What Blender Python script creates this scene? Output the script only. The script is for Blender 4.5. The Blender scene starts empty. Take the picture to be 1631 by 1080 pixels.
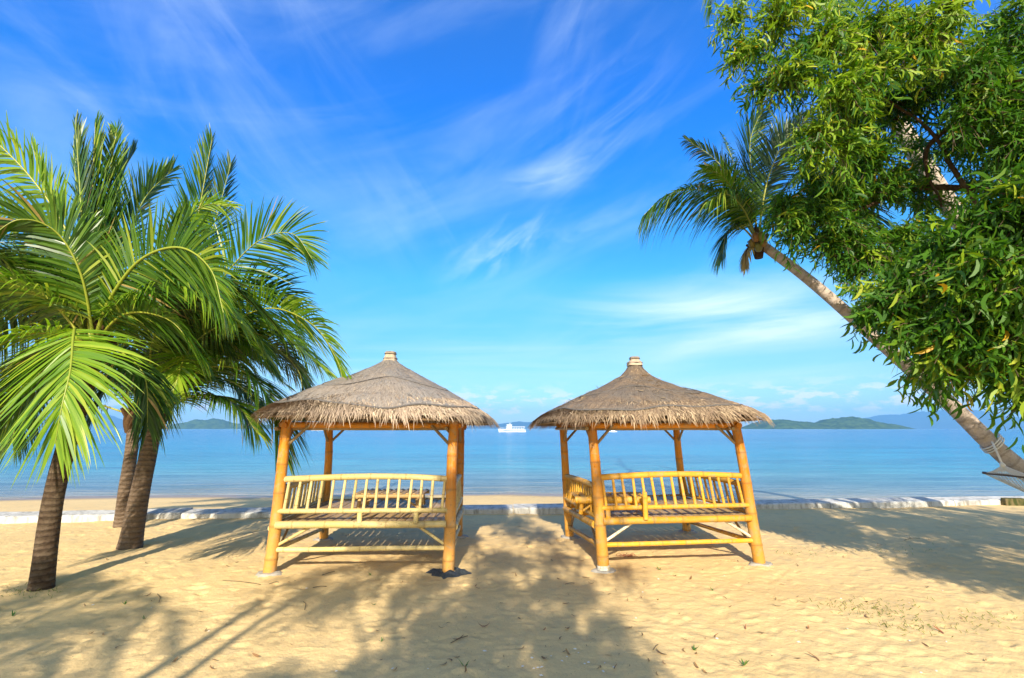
import bpy, math, random
import numpy as np
from mathutils import Vector, Matrix
random.seed(7); rng = np.random.default_rng(7)
R = math.radians
C = bpy.context.scene.collection
scene = bpy.context.scene

# ------------------------------------------------------------------ camera
CAM_H = 1.6; PITCH = R(10.5); FPX = 770.0; CX, CY = 815.5, 540.0
cd = bpy.data.cameras.new('camera'); cam = bpy.data.objects.new('camera', cd); C.objects.link(cam)
cd.sensor_width = 36; cd.lens = FPX / 1631 * 36; cd.clip_start = 0.05; cd.clip_end = 60000
cam.location = (0, 0, CAM_H); cam.rotation_euler = (R(90) + PITCH, 0, 0); scene.camera = cam

def ray(px, py):
    a = (px - CX) / FPX; b = -(py - CY) / FPX
    ct, st = math.cos(PITCH), math.sin(PITCH)
    return Vector((a, ct - b * st, st + b * ct))
def P(px, py, y):                       # point of the place seen at a pixel, y metres away
    d = ray(px, py); return Vector((0, 0, CAM_H)) + d * (y / d.y)
def G(px, py, z=0.0):                   # point of the ground seen at a pixel
    d = ray(px, py); return Vector((0, 0, CAM_H)) + d * ((z - CAM_H) / d.z)
def X(px, y, z):
    return (px - CX) / FPX * (y * math.cos(PITCH) + (z - CAM_H) * math.sin(PITCH))

# ------------------------------------------------------------------ node helpers
class NT:
    def __init__(s, tree): s.t = tree; s.n = tree.nodes; s.l = tree.links
    def put(s, sock, v):
        if v is None: return
        if isinstance(v, bpy.types.NodeSocket): s.l.new(v, sock)
        else:
            if isinstance(v, (tuple, list)) and len(v) == 3 and sock.type == 'RGBA': v = (*v, 1)
            sock.default_value = v
    def math(s, op, a, b=None, c=None, clamp=False):
        n = s.n.new('ShaderNodeMath'); n.operation = op; n.use_clamp = clamp
        s.put(n.inputs[0], a); s.put(n.inputs[1], b); s.put(n.inputs[2], c); return n.outputs[0]
    def vmath(s, op, a, b=None):
        n = s.n.new('ShaderNodeVectorMath'); n.operation = op
        s.put(n.inputs[0], a); s.put(n.inputs[1], b)
        return n.outputs['Value'] if op in ('LENGTH', 'DOT_PRODUCT') else n.outputs[0]
    def mix(s, f, a, b, blend='MIX'):
        n = s.n.new('ShaderNodeMix'); n.data_type = 'RGBA'; n.blend_type = blend
        s.put(n.inputs[0], f); s.put(n.inputs[6], a); s.put(n.inputs[7], b); return n.outputs[2]
    def ramp(s, v, lo, hi, a=0.0, b=1.0, smooth=True):
        n = s.n.new('ShaderNodeMapRange'); n.interpolation_type = 'SMOOTHSTEP' if smooth else 'LINEAR'
        s.put(n.inputs[0], v); s.put(n.inputs[1], lo); s.put(n.inputs[2], hi); s.put(n.inputs[3], a); s.put(n.inputs[4], b)
        return n.outputs[0]
    def crv(s, v, stops):
        n = s.n.new('ShaderNodeValToRGB'); e = n.color_ramp.elements
        while len(e) < len(stops): e.new(0.5)
        for q, (p, c) in zip(e, stops): q.position = p; q.color = (*c, 1)
        s.put(n.inputs[0], v); return n.outputs[0]
    def noise(s, vec=None, scale=5, detail=4, rough=.5, dist=0.0, col=False):
        n = s.n.new('ShaderNodeTexNoise'); s.put(n.inputs['Vector'], vec)
        n.inputs['Scale'].default_value = scale; n.inputs['Detail'].default_value = detail
        n.inputs['Roughness'].default_value = rough; n.inputs['Distortion'].default_value = dist
        return n.outputs[1 if col else 0]
    def voro(s, vec, scale, feature='F1'):
        n = s.n.new('ShaderNodeTexVoronoi'); n.feature = feature; s.put(n.inputs['Vector'], vec)
        n.inputs['Scale'].default_value = scale; return n.outputs[0]
    def mapping(s, vec, loc=(0,0,0), rot=(0,0,0), scl=(1,1,1), kind='POINT'):
        n = s.n.new('ShaderNodeMapping'); n.vector_type = kind; s.put(n.inputs[0], vec)
        n.inputs['Location'].default_value = loc; n.inputs['Rotation'].default_value = rot; n.inputs['Scale'].default_value = scl
        return n.outputs[0]
    def attr(s, name, out='Fac'):
        n = s.n.new('ShaderNodeAttribute'); n.attribute_name = name; return n.outputs[out]
    def pos(s):
        return s.n.new('ShaderNodeNewGeometry').outputs['Position']
    def rnd(s): return s.n.new('ShaderNodeObjectInfo').outputs['Random']
    def sep(s, v):
        n = s.n.new('ShaderNodeSeparateXYZ'); s.put(n.inputs[0], v); return n.outputs
    def comb(s, x=0.0, y=0.0, z=0.0):
        n = s.n.new('ShaderNodeCombineXYZ'); s.put(n.inputs[0], x); s.put(n.inputs[1], y); s.put(n.inputs[2], z); return n.outputs[0]
    def bump(s, h, strength=.5, dist=.01, normal=None):
        n = s.n.new('ShaderNodeBump'); n.inputs['Strength'].default_value = strength; n.inputs['Distance'].default_value = dist
        s.put(n.inputs['Height'], h)
        if normal is not None: s.put(n.inputs['Normal'], normal)
        return n.outputs[0]

def material(name, fn):
    m = bpy.data.materials.new(name); m.use_nodes = True
    t = NT(m.node_tree); t.n.clear(); out = t.n.new('ShaderNodeOutputMaterial')
    t.put(out.inputs[0], fn(t)); return m
def principled(t, col, rough=.6, normal=None, spec=.5, metal=0.0, ior=None, coat=None):
    b = t.n.new('ShaderNodeBsdfPrincipled')
    t.put(b.inputs['Base Color'], col); t.put(b.inputs['Roughness'], rough)
    b.inputs['Specular IOR Level'].default_value = spec; b.inputs['Metallic'].default_value = metal
    if ior: b.inputs['IOR'].default_value = ior
    if normal is not None: t.put(b.inputs['Normal'], normal)
    return b.outputs[0]

# ------------------------------------------------------------------ world: clear sky with thin cirrus
SUN_EL = R(29.5); SUN_AZ = R(3.0)       # light travels towards +Y (and a touch +X): the sun stands behind the camera
w = bpy.data.worlds.new('World'); scene.world = w; w.use_nodes = True
t = NT(w.node_tree); t.n.clear()
out = t.n.new('ShaderNodeOutputWorld'); bg = t.n.new('ShaderNodeBackground'); t.l.new(bg.outputs[0], out.inputs[0])
sky = t.n.new('ShaderNodeTexSky'); sky.sky_type = 'NISHITA'; sky.sun_disc = False
sky.sun_elevation = SUN_EL; sky.sun_rotation = R(180) + SUN_AZ
sky.air_density = 1.0; sky.dust_density = 0.35; sky.ozone_density = 2.2; sky.altitude = 0
dirv = t.n.new('ShaderNodeTexCoord').outputs['Generated']
sx, sy, sz = t.sep(t.vmath('NORMALIZE', dirv))
el = t.math('ARCSINE', sz); az = t.math('ARCTAN2', sx, sy); uv = t.comb(az, el, 0.0)
def azel(px, py):
    d = ray(px, py).normalized(); return math.atan2(d.x, d.y), math.asin(d.z)
hs = t.n.new('ShaderNodeHueSaturation'); hs.inputs['Saturation'].default_value = 1.25; hs.inputs['Value'].default_value = 1.0
hs.inputs['Hue'].default_value = .5
t.l.new(sky.outputs[0], hs.inputs['Color'])
tint = t.crv(t.ramp(el, 0.0, 0.9, smooth=False), [(0, (.60,.80,1.0)), (.10, (.62,.86,1.06)), (.18, (.56,.93,1.15)), (.33, (.45,1.22,1.38)), (.53, (.22,1.14,1.85)), (.67, (.15,1.14,2.1)), (.85, (.42,1.22,2.05)), (1, (.50,1.15,1.9))])
# the deep blue belongs to the sky away from the sun; towards the sun (behind the camera) it is whiter, with warm brightness added out of view to fill the shade
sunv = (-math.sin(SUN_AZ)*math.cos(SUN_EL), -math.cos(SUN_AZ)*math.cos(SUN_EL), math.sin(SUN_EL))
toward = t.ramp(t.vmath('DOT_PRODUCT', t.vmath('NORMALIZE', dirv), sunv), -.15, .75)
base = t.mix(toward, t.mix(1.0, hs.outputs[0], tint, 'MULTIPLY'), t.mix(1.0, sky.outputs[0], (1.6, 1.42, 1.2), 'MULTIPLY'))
def blob(px, py, wa, hb, ang, streak, seed, amt, sc=(.30, .05)):
    u0, v0 = azel(px, py)
    m = t.mapping(uv, (u0, v0, 0), (0, 0, R(ang)), (wa, hb, 1), 'TEXTURE')
    b = t.ramp(t.vmath('LENGTH', m), 0.0, 1.0, 1.0, 0.0)
    sv = t.mapping(uv, (seed, seed * .7, 0), (0, 0, R(streak)), (sc[0], sc[1], 1), 'TEXTURE')
    n = t.ramp(t.noise(sv, 1.0, 8, .58, .8), .36, .78)
    return t.math('MULTIPLY', t.math('MULTIPLY', b, n), amt)
blobs = [
    blob(950, 200, .30, .16, 30, 28, 1.3, .22),       # long diagonal veil
    blob(1000, 190, .16, .035, 30, 30, 2.3, .30, (.2, .06)),
    blob(880, 275, .17, .05, 14, 12, 4.1, .42, (.16, .05)),
    blob(800, 395, .20, .07, 25, 40, 5.1, .55, (.14, .05)),
    blob(930, 365, .22, .03, 22, 20, 6.6, .35, (.2, .05)),
    blob(1150, 500, .45, .10, -4, -2, 7.7, 1.3, (.6, .10)),
    blob(1250, 560, .40, .10, 4, 3, 17.7, 1.0, (.6, .08)),
    blob(650, 340, .22, .16, -50, -55, 3.2, .14, (.3, .08)),
    blob(120, 110, .75, .35, -20, -32, 8.8, .32, (.40, .18)),
    blob(420, 60, .40, .25, -35, -38, 9.9, .22, (.4, .12)),
    blob(905, 60, .12, .30, -12, 60, 10.5, .22, (.3, .10)),
    blob(700, 590, 1.2, .12, 0, 1, 12.5, .5, (.7, .04)),
]
cir = blobs[0]
for b in blobs[1:]: cir = t.math('ADD', cir, b)
allsky = t.math('MULTIPLY', t.ramp(t.noise(t.mapping(uv, (2,3,0), (0,0,R(18)), (.5,.12,1), 'TEXTURE'), 1, 7, .55, .5), .42, .85), .22)
cir = t.math('ADD', cir, allsky, clamp=True)
cu_n = t.ramp(t.noise(t.mapping(uv, (1.37,0,0), (0,0,0), (.05,.018,1), 'TEXTURE'), 1, 7, .6), .47, .60)
cu_m = t.math('MULTIPLY', t.ramp(el, .02, .035), t.ramp(el, .05, .10, 1, 0))
cum = t.math('MULTIPLY', t.math('MULTIPLY', cu_n, cu_m), .62)
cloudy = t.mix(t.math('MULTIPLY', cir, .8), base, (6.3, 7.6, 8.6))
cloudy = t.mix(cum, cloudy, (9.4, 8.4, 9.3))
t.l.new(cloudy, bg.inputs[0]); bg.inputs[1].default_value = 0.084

sl = bpy.data.lights.new('sun', 'SUN'); sl.energy = 3.9; sl.angle = R(.55); sl.color = (1, .90, .72)
so = bpy.data.objects.new('sun', sl); C.objects.link(so)
SD = Vector((math.sin(SUN_AZ) * math.cos(SUN_EL), math.cos(SUN_AZ) * math.cos(SUN_EL), -math.sin(SUN_EL)))
so.rotation_euler = SD.to_track_quat('-Z', 'Y').to_euler(); so.location = (0, -20, 15)

scene.view_settings.view_transform = 'Standard'; scene.view_settings.look = 'None'
scene.view_settings.exposure = 1.0; scene.view_settings.gamma = 1
scene.render.engine = 'CYCLES'
scene.cycles.max_bounces = 6; scene.cycles.transparent_max_bounces = 8; scene.cycles.volume_bounces = 1
scene.cycles.diffuse_bounces = 3; scene.cycles.glossy_bounces = 2; scene.cycles.transmission_bounces = 3

# ------------------------------------------------------------------ object helpers
def tag(o, label=None, cat=None, group=None, kind=None):
    if label: o['label'] = label
    if cat: o['category'] = cat
    if group: o['group'] = group
    if kind: o['kind'] = kind
    return o
def empty(name, loc):
    o = bpy.data.objects.new(name, None); C.objects.link(o); o.location = loc; o.empty_display_size = .1
    return o
def root_loc(o):
    v = Vector((0, 0, 0))
    while o is not None: v += Vector(o.location); o = o.parent
    return v
class MB:
    def __init__(s): s.v = []; s.f = []; s.a = {}; s.n = 0; s.fl = []; s.extra = {}
    def add(s, verts, faces, **attrs):
        verts = np.asarray(verts, dtype=np.float32).reshape(-1, 3)
        faces = np.asarray(faces, dtype=np.int32)
        s.v.append(verts); s.fl.append(faces + s.n)
        for k in set(list(attrs) + list(s.a)):
            s.a.setdefault(k, [])
            v = attrs.get(k, 0.0)
            if np.isscalar(v): v = np.full(len(verts), v, dtype=np.float32)
            v = np.asarray(v, dtype=np.float32)
            lst = s.a[k]; have = sum(len(q) for q in lst)
            if have < s.n: lst.append(np.zeros((s.n - have,) + v.shape[1:], dtype=np.float32))
            lst.append(v)
        s.n += len(verts)
    def mesh(s, name, off=(0, 0, 0), smooth=True):
        v = np.concatenate(s.v) - np.array(off, dtype=np.float32)
        me = bpy.data.meshes.new(name)
        me.vertices.add(len(v)); me.vertices.foreach_set('co', v.ravel())
        tot = sum(f.size for f in s.fl); nf = sum(len(f) for f in s.fl)
        me.loops.add(tot); me.loops.foreach_set('vertex_index', np.concatenate([f.ravel() for f in s.fl]))
        cnt = np.concatenate([np.full(len(f), f.shape[1], dtype=np.int32) for f in s.fl])
        st = np.concatenate([[0], np.cumsum(cnt)[:-1]]).astype(np.int32)
        me.polygons.add(nf); me.polygons.foreach_set('loop_start', st); me.polygons.foreach_set('loop_total', cnt)
        me.update(calc_edges=True)
        me.polygons.foreach_set('use_smooth', np.full(nf, smooth, dtype=bool))
        for k, l in s.a.items():
            a = np.concatenate(l)
            if len(a) < len(v): a = np.concatenate([a, np.zeros((len(v)-len(a),) + a.shape[1:], dtype=np.float32)])
            if a.ndim == 1:
                at = me.attributes.new(k, 'FLOAT', 'POINT'); at.data.foreach_set('value', a)
            else:
                at = me.attributes.new(k, 'FLOAT_VECTOR', 'POINT'); at.data.foreach_set('vector', a.ravel())
        me.validate(); return me
    def build(s, name, mat, parent=None, smooth=True):
        me = s.mesh(name, root_loc(parent) if parent else (0, 0, 0), smooth)
        me.materials.append(mat)
        o = bpy.data.objects.new(name, me); C.objects.link(o)
        if parent: o.parent = parent
        return o

def catmull(pts, n):
    p = np.array([tuple(q) for q in pts], dtype=float)
    if len(p) == 2: return p[0] + (p[1] - p[0]) * np.linspace(0, 1, n)[:, None]
    e = np.vstack([2*p[0]-p[1], p, 2*p[-1]-p[-2]])
    ts = np.linspace(0, len(p)-1 - 1e-6, n); out = []
    for q in ts:
        i = int(q); u = q - i; a, b, c, d = e[i], e[i+1], e[i+2], e[i+3]
        out.append(.5*((2*b) + (c-a)*u + (2*a-5*b+4*c-d)*u*u + (3*b-a-3*c+d)*u**3))
    out = np.array(out)
    L = np.concatenate([[0], np.cumsum(np.linalg.norm(np.diff(out, axis=0), axis=1))])
    s = np.linspace(0, L[-1], n)
    return np.stack([np.interp(s, L, out[:, k]) for k in range(3)], 1)

def tube(mb, path, radii, sides=10, cap=True, **extra):
    path = np.asarray(path, dtype=float); n = len(path)
    radii = np.full(n, radii) if np.isscalar(radii) else np.asarray(radii)
    T = np.gradient(path, axis=0); T /= np.linalg.norm(T, axis=1)[:, None] + 1e-12
    up = np.array([0, 0, 1.0]) if abs(T[0][2]) < .9 else np.array([1.0, 0, 0])
    A = np.zeros_like(path); B = np.zeros_like(path)
    a = np.cross(T[0], up); a /= np.linalg.norm(a)
    for i in range(n):
        a = a - T[i] * a.dot(T[i]); a /= np.linalg.norm(a); A[i] = a; B[i] = np.cross(T[i], a)
    th = np.linspace(0, 2*math.pi, sides, endpoint=False); c, sn = np.cos(th), np.sin(th)
    ring = path[:, None] + radii[:, None, None] * (A[:, None] * c[None, :, None] + B[:, None] * sn[None, :, None])
    al = np.concatenate([[0], np.cumsum(np.linalg.norm(np.diff(path, axis=0), axis=1))])
    bv = np.zeros((n, sides, 3)); bv[..., 0] = al[:, None]; bv[..., 1] = radii[:, None]*c; bv[..., 2] = radii[:, None]*sn
    idx = np.arange(n*sides).reshape(n, sides)
    f = np.stack([idx[:-1], np.roll(idx, -1, 1)[:-1], np.roll(idx, -1, 1)[1:], idx[1:]], -1).reshape(-1, 4)
    ex = {k: (np.repeat(v, sides) if not np.isscalar(v) else v) for k, v in extra.items()}
    mb.add(ring.reshape(-1, 3), f, bv=bv.reshape(-1, 3), **ex)
    if cap:
        for q, rev in ((0, True), (n-1, False)):
            vs = np.vstack([ring[q], path[q]]); k = sides
            fc = np.stack([np.arange(sides), (np.arange(sides)+1) % sides, np.full(sides, k)], 1)
            if rev: fc = fc[:, ::-1]
            b2 = np.vstack([bv[q], [[al[q], 0, 0]]])
            mb.add(vs, fc, bv=b2, **{k2: (0.0 if np.isscalar(v) else float(v[q])) for k2, v in extra.items()})

def bamboo(p0, p1, r0, r1=None, space=.32, bow=(0, 0, 0), sides=12, seed=None):
    """one length of bamboo with swollen joints"""
    r1 = r0 if r1 is None else r1
    p0 = np.array(tuple(p0)); p1 = np.array(tuple(p1)); L = np.linalg.norm(p1-p0)
    s = [0.0]; nodes = []
    q = random.uniform(.25, .9) * space
    while q < L - .04: nodes.append(q); q += space * random.uniform(.85, 1.15)
    st = {0.0: 0, L: 0}
    ns = {}
    for i, q in enumerate(nodes):
        for d, k, nd in ((-.022, 1.0, 0), (-.008, 1.05, .3), (0, 1.035, 1), (.006, 1.06, .5), (.022, 1.0, 0)):
            ns[q + d*(r0/.05)**.5] = (k, nd)
    ns[0.0] = (1, 0); ns[L] = (1, 0)
    for q in np.linspace(0, L, 7)[1:-1]:
        if all(abs(q-o) > .03 for o in nodes): ns[q] = (.985, 0)
    ks = sorted(k for k in ns if 0 <= k <= L)
    ks = np.array(ks); u = ks / L
    kink = np.array([random.uniform(-1, 1), random.uniform(-1, 1), random.uniform(-.4, .4)]) * L * .004
    path = p0 + (p1-p0)*u[:, None] + np.array(bow)*np.sin(math.pi*u)[:, None] + kink*np.sin(2*math.pi*u)[:, None]
    rad = (r0 + (r1-r0)*u) * np.array([ns[k][0] for k in ks])
    mb = MB(); tube(mb, path, rad, sides, nd=np.array([ns[k][1] for k in ks], dtype=float))
    return mb

def box(mb, lo, hi, ry=0, **kw):
    x0, y0, z0 = lo; x1, y1, z1 = hi
    v = [(x0,y0,z0),(x1,y0,z0),(x1,y1,z0),(x0,y1,z0),(x0,y0,z1),(x1,y0,z1),(x1,y1,z1),(x0,y1,z1)]
    mb.add(v, [(0,3,2,1),(4,5,6,7),(0,1,5,4),(1,2,6,5),(2,3,7,6),(3,0,4,7)], **kw)

# numpy value noise
def vnoise(x, y, cell, seed):
    r = np.random.default_rng(seed); tab = r.random((256, 256))
    gx = x / cell; gy = y / cell; ix = np.floor(gx).astype(int); iy = np.floor(gy).astype(int)
    fx = gx - ix; fy = gy - iy; fx = fx*fx*(3-2*fx); fy = fy*fy*(3-2*fy)
    a = tab[ix & 255, iy & 255]; b = tab[(ix+1) & 255, iy & 255]; c = tab[ix & 255, (iy+1) & 255]; d = tab[(ix+1) & 255, (iy+1) & 255]
    return (a*(1-fx)+b*fx)*(1-fy) + (c*(1-fx)+d*fx)*fy - .5

# ------------------------------------------------------------------ materials
def m_sand(t):
    p = t.pos(); x, y, z = t.sep(p)
    big = t.noise(p, .9, 4, .5); med = t.noise(p, 6, 5, .6); fine = t.noise(p, 160, 3, .7); grain = t.noise(p, 520, 2, .8)
    c = t.mix(t.ramp(big, .3, .7), (.81, .58, .275), (.77, .54, .25))
    c = t.mix(t.math('MULTIPLY', t.ramp(med, .48, .72), .6), c, (.58, .45, .25))
    c = t.mix(t.math('MULTIPLY', t.ramp(fine, .54, .70), .45), c, (.30, .22, .14))
    c = t.mix(t.math('MULTIPLY', t.ramp(grain, .62, .75), .4), c, (.84, .73, .50))
    sp = t.voro(p, 26); c = t.mix(t.math('MULTIPLY', t.ramp(sp, .05, .12, 1, 0), .7), c, (.20, .14, .09))
    wet = t.ramp(z, -.34, -.43)
    c = t.mix(wet, c, (.30, .215, .15))
    h = t.math('ADD', t.math('MULTIPLY', med, .5), t.math('ADD', t.math('MULTIPLY', fine, .10), t.math('MULTIPLY', t.noise(p, 28, 4, .6), .55)))
    return principled(t, c, t.ramp(wet, 0, 1, .95, .35), t.bump(h, .6, .028), .2)
M_SAND = material('sand', m_sand)

def m_sea(t):
    p = t.pos(); x, y, z = t.sep(p)
    s = t.attr('shore')
    d = t.math('LOGARITHM', t.math('MAXIMUM', s, .05), 10.0)     # log10 metres out from the shore
    nn = t.noise(t.mapping(p, scl=(.02, .25, 1)), 1, 4, .6)
    dd = t.math('ADD', d, t.math('MULTIPLY', t.math('SUBTRACT', nn, .5), .35))
    c = t.crv(t.ramp(dd, -1.0, 3.2, smooth=False), [(0, (.46,.36,.25)), (.25, (.36,.34,.28)), (.36, (.24,.33,.35)), (.48, (.09,.33,.42)), (.60, (.012,.27,.45)), (.76, (.002,.18,.40)), (1, (.001,.09,.24))])
    rip = t.noise(t.mapping(p, scl=(.8, 2.6, 1)), 1.6, 5, .65, .4); far = t.noise(t.mapping(p, scl=(.02, .10, 1)), 1.0, 6, .7)
    rip2 = t.noise(t.mapping(p, scl=(.10, .5, 1)), 1.0, 4, .55, .3)
    h = t.math('ADD', rip, t.math('MULTIPLY', rip2, 2.5))
    n = t.bump(h, .9, .22)
    c = t.mix(t.math('MULTIPLY', t.ramp(t.noise(t.mapping(p, scl=(.12, 1.1, 1)), 1.0, 6, .65), .42, .66), .6), c, t.mix(1.0, c, (.40,.60,.70), 'MULTIPLY'))
    c = t.mix(t.math('MULTIPLY', t.ramp(far, .42, .60), .7), c, t.mix(1.0, c, (.5,.62,.74), 'MULTIPLY'))
    near = t.noise(t.mapping(p, scl=(.30, 1.9, 1)), 1.0, 6, .75, .3)
    c = t.mix(t.math('MULTIPLY', t.ramp(near, .47, .60), .9), c, t.mix(1.0, c, (.55,.68,.76), 'MULTIPLY'))
    return principled(t, c, .16, n, .30)
M_SEA = material('sea_water', m_sea)

def m_bamboo(c1, c2, c3, low=None):
    def fn(t):
        bv = t.attr('bv', 'Vector'); r = t.rnd()
        v = t.vmath('ADD', t.mapping(bv, scl=(2.2, 60, 60)), t.comb(t.math('MULTIPLY', r, 57.0), r, r))
        g = t.noise(v, 1.0, 5, .6); g2 = t.noise(t.vmath('ADD', t.mapping(bv, scl=(1.3, 7, 7)), t.comb(t.math('MULTIPLY', r, 31.0), 0, 0)), 1.0, 4, .6)
        c = t.mix(t.ramp(g2, .35, .68), c1, c2); c = t.mix(t.math('MULTIPLY', t.ramp(g, .45, .75), .55), c, c3)
        c = t.mix(t.math('MULTIPLY', t.ramp(t.noise(v, 3.2, 3, .7), .60, .76), .5), c, (.13, .07, .03))
        p = t.pos(); st = t.noise(p, 11, 5, .7, .5)
        if low: c = t.mix(t.math('MULTIPLY', t.ramp(t.math('ADD', t.sep(p)[2], t.math('MULTIPLY', st, .5)), 1.45, .6), .6), c, low)
        c = t.mix(t.math('MULTIPLY', t.ramp(st, .48, .66), .6), c, (.36, .29, .17))
        c = t.mix(t.math('MULTIPLY', t.ramp(t.noise(p, 45, 3, .7), .60, .70), .7), c, (.13, .085, .04))
        c = t.mix(t.math('MULTIPLY', t.attr('nd'), .6), c, (.20, .10, .035))
        hs = t.n.new('ShaderNodeHueSaturation'); t.put(hs.inputs['Color'], c); t.put(hs.inputs['Value'], t.ramp(r, 0, 1, .82, 1.12, False))
        return principled(t, hs.outputs[0], t.ramp(st, .3, .7, .38, .7), t.bump(g, .35, .004), .3)
    return fn
M_POST_L = material('bamboo_amber', m_bamboo((.66,.25,.016), (.54,.17,.010), (.62,.30,.05), (.60,.345,.10)))
M_RAIL_L = material('bamboo_straw', m_bamboo((.68,.53,.24), (.62,.46,.16), (.46,.36,.17)))
M_POST_R = material('bamboo_golden', m_bamboo((.68,.265,.018), (.58,.20,.010), (.64,.33,.06), (.64,.35,.07)))
M_RAIL_R = material('bamboo_yellow', m_bamboo((.68,.365,.035), (.60,.27,.018), (.54,.35,.09)))
M_SLAT = material('bamboo_slat_wood', m_bamboo((.50,.33,.13), (.42,.25,.09), (.34,.22,.11)))
M_GREYBAM = material('bamboo_weathered', m_bamboo((.34,.24,.12), (.26,.17,.08), (.42,.32,.2)))
M_WHITEBAM = material('bamboo_bleached', m_bamboo((.72,.66,.50), (.62,.54,.38), (.5,.42,.28)))

def m_straw(c1, c2, c3):
    def fn(t):
        r = t.attr('rnd'); p = t.pos()
        c = t.mix(r, c1, c2); c = t.mix(t.ramp(t.noise(p, 5, 4, .6), .4, .7), c, c3)
        return principled(t, c, .85, None, .15)
    return fn
M_STRAW = material('thatch_straw', m_straw((.20,.14,.10), (.72,.57,.40), (.42,.32,.24)))
M_STRAW_R = material('thatch_straw_brown', m_straw((.17,.115,.075), (.60,.45,.29), (.30,.21,.14)))
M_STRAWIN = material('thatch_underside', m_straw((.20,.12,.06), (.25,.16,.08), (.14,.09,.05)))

def m_net(grey, brown, dark):
    def fn(t):
        q = t.attr('cone', 'Vector')            # (angle, distance down the slope, 0)
        p = t.pos()
        st = t.noise(t.mapping(q, scl=(60, 7, 1)), 1.0, 6, .65, .5)
        sp = t.noise(p, 60, 4, .75); pat = t.noise(p, 2.6, 5, .6, .6)
        weave = t.math('MULTIPLY', t.math('SINE', t.math('MULTIPLY', t.sep(q)[1], 420.0)), t.math('SINE', t.math('MULTIPLY', t.sep(q)[0], 300.0)))
        c = t.mix(t.ramp(pat, .35, .65), grey, brown)
        c = t.mix(t.math('MULTIPLY', t.ramp(st, .52, .72), .35), c, (.52, .44, .35))
        c = t.mix(t.math('MULTIPLY', t.ramp(t.noise(p, 13, 4, .65), .54, .70), .45), c, dark)
        c = t.mix(t.math('MULTIPLY', t.ramp(sp, .50, .68), .7), c, dark)
        c = t.mix(t.math('MULTIPLY', t.ramp(st, .46, .34), .6), c, dark)
        h = t.math('ADD', t.math('MULTIPLY', st, 1.0), t.math('ADD', t.math('MULTIPLY', sp, .5), t.math('MULTIPLY', weave, .05)))
        return principled(t, c, .9, t.bump(h, .9, .02), .1)
    return fn
M_NET_L = material('shade_net_grey', m_net((.30,.275,.255), (.34,.285,.24), (.085,.075,.068)))
M_NET_R = material('shade_net_brown', m_net((.20,.165,.135), (.27,.19,.125), (.07,.055,.048)))
M_HEM = material('net_hem', lambda t: principled(t, t.mix(t.noise(t.pos(), 40, 3), (.09,.085,.085), (.17,.155,.145)), .9, None, .1))

def m_leaf(ca, cb, cc, trans=.3, rough=.38, dead=(.35,.26,.05), spec=.5):
    def fn(t):
        r = t.attr('rnd')
        c = t.mix(t.ramp(r, 0, .7), ca, cb); c = t.mix(t.ramp(r, .7, .93), c, cc); c = t.mix(t.ramp(r, .972, .98), c, dead)
        b = principled(t, c, rough, None, spec)
        tr = t.n.new('ShaderNodeBsdfTranslucent'); t.put(tr.inputs[0], t.mix(1.0, c, (1.25, 1.35, .5), 'MULTIPLY'))
        m = t.n.new('ShaderNodeMixShader'); m.inputs[0].default_value = trans
        t.l.new(b, m.inputs[1]); t.l.new(tr.outputs[0], m.inputs[2]); return m.outputs[0]
    return fn
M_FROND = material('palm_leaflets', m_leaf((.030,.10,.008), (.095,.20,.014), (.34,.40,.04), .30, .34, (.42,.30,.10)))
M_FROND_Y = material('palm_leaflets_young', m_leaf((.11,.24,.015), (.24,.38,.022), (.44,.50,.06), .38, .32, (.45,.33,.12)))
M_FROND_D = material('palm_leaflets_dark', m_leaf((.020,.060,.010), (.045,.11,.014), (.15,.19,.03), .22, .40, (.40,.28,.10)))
M_FROND_B = material('palm_leaflets_dry', m_leaf((.30,.22,.08), (.42,.31,.12), (.5,.38,.16), .25, .6))
M_RACHIS = material('palm_rachis', lambda t: principled(t, t.mix(t.rnd(), (.38,.36,.03), (.22,.28,.03)), .4))
M_PHYL = material('wattle_leaves', m_leaf((.028,.10,.008), (.075,.19,.012), (.23,.32,.025), .36, .45, (.62,.36,.02), .3))
M_PHYL_Y = material('wattle_leaves_new', m_leaf((.13,.25,.015), (.26,.38,.020), (.46,.50,.05), .36, .45, (.62,.36,.02), .3))
M_TWIG = material('twig_bark', lambda t: principled(t, (.13,.085,.045), .8))

def m_bark(c1, c2, c3, rings=14.0, moss=0.0):
    def fn(t):
        bv = t.attr('bv', 'Vector'); al = t.sep(bv)[0]; p = t.pos()
        n = t.noise(p, 9, 5, .65); n2 = t.noise(p, 38, 4, .7)
        w_ = t.math('SINE', t.math('ADD', t.math('MULTIPLY', al, rings*6.283), t.math('MULTIPLY', n, 5.0)))
        c = t.mix(t.ramp(n, .35, .65), c1, c2); c = t.mix(t.math('MULTIPLY', t.ramp(w_, .55, 1), .55), c, c3)
        c = t.mix(t.math('MULTIPLY', t.ramp(n2, .5, .7), .6), c, c3)
        h = t.math('ADD', t.math('MULTIPLY', w_, .4), t.math('ADD', n, n2))
        return principled(t, c, .85, t.bump(h, .8, .02), .15)
    return fn
M_BARK_A = material('palm_bark_dark', m_bark((.085,.055,.035), (.14,.10,.065), (.028,.018,.012), 16))  # darkened all over: shade on the leftmost trunk put into the bark colour
M_BARK_B = material('palm_bark_grey', m_bark((.20,.145,.10), (.15,.105,.07), (.06,.04,.028), 15))
M_BARK_C = material('palm_bark_pale', m_bark((.54,.45,.38), (.46,.38,.31), (.26,.21,.17), 7))
M_BARK_T = material('wattle_bark', m_bark((.10,.06,.035), (.14,.085,.05), (.05,.03,.018), 1.0))
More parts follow.
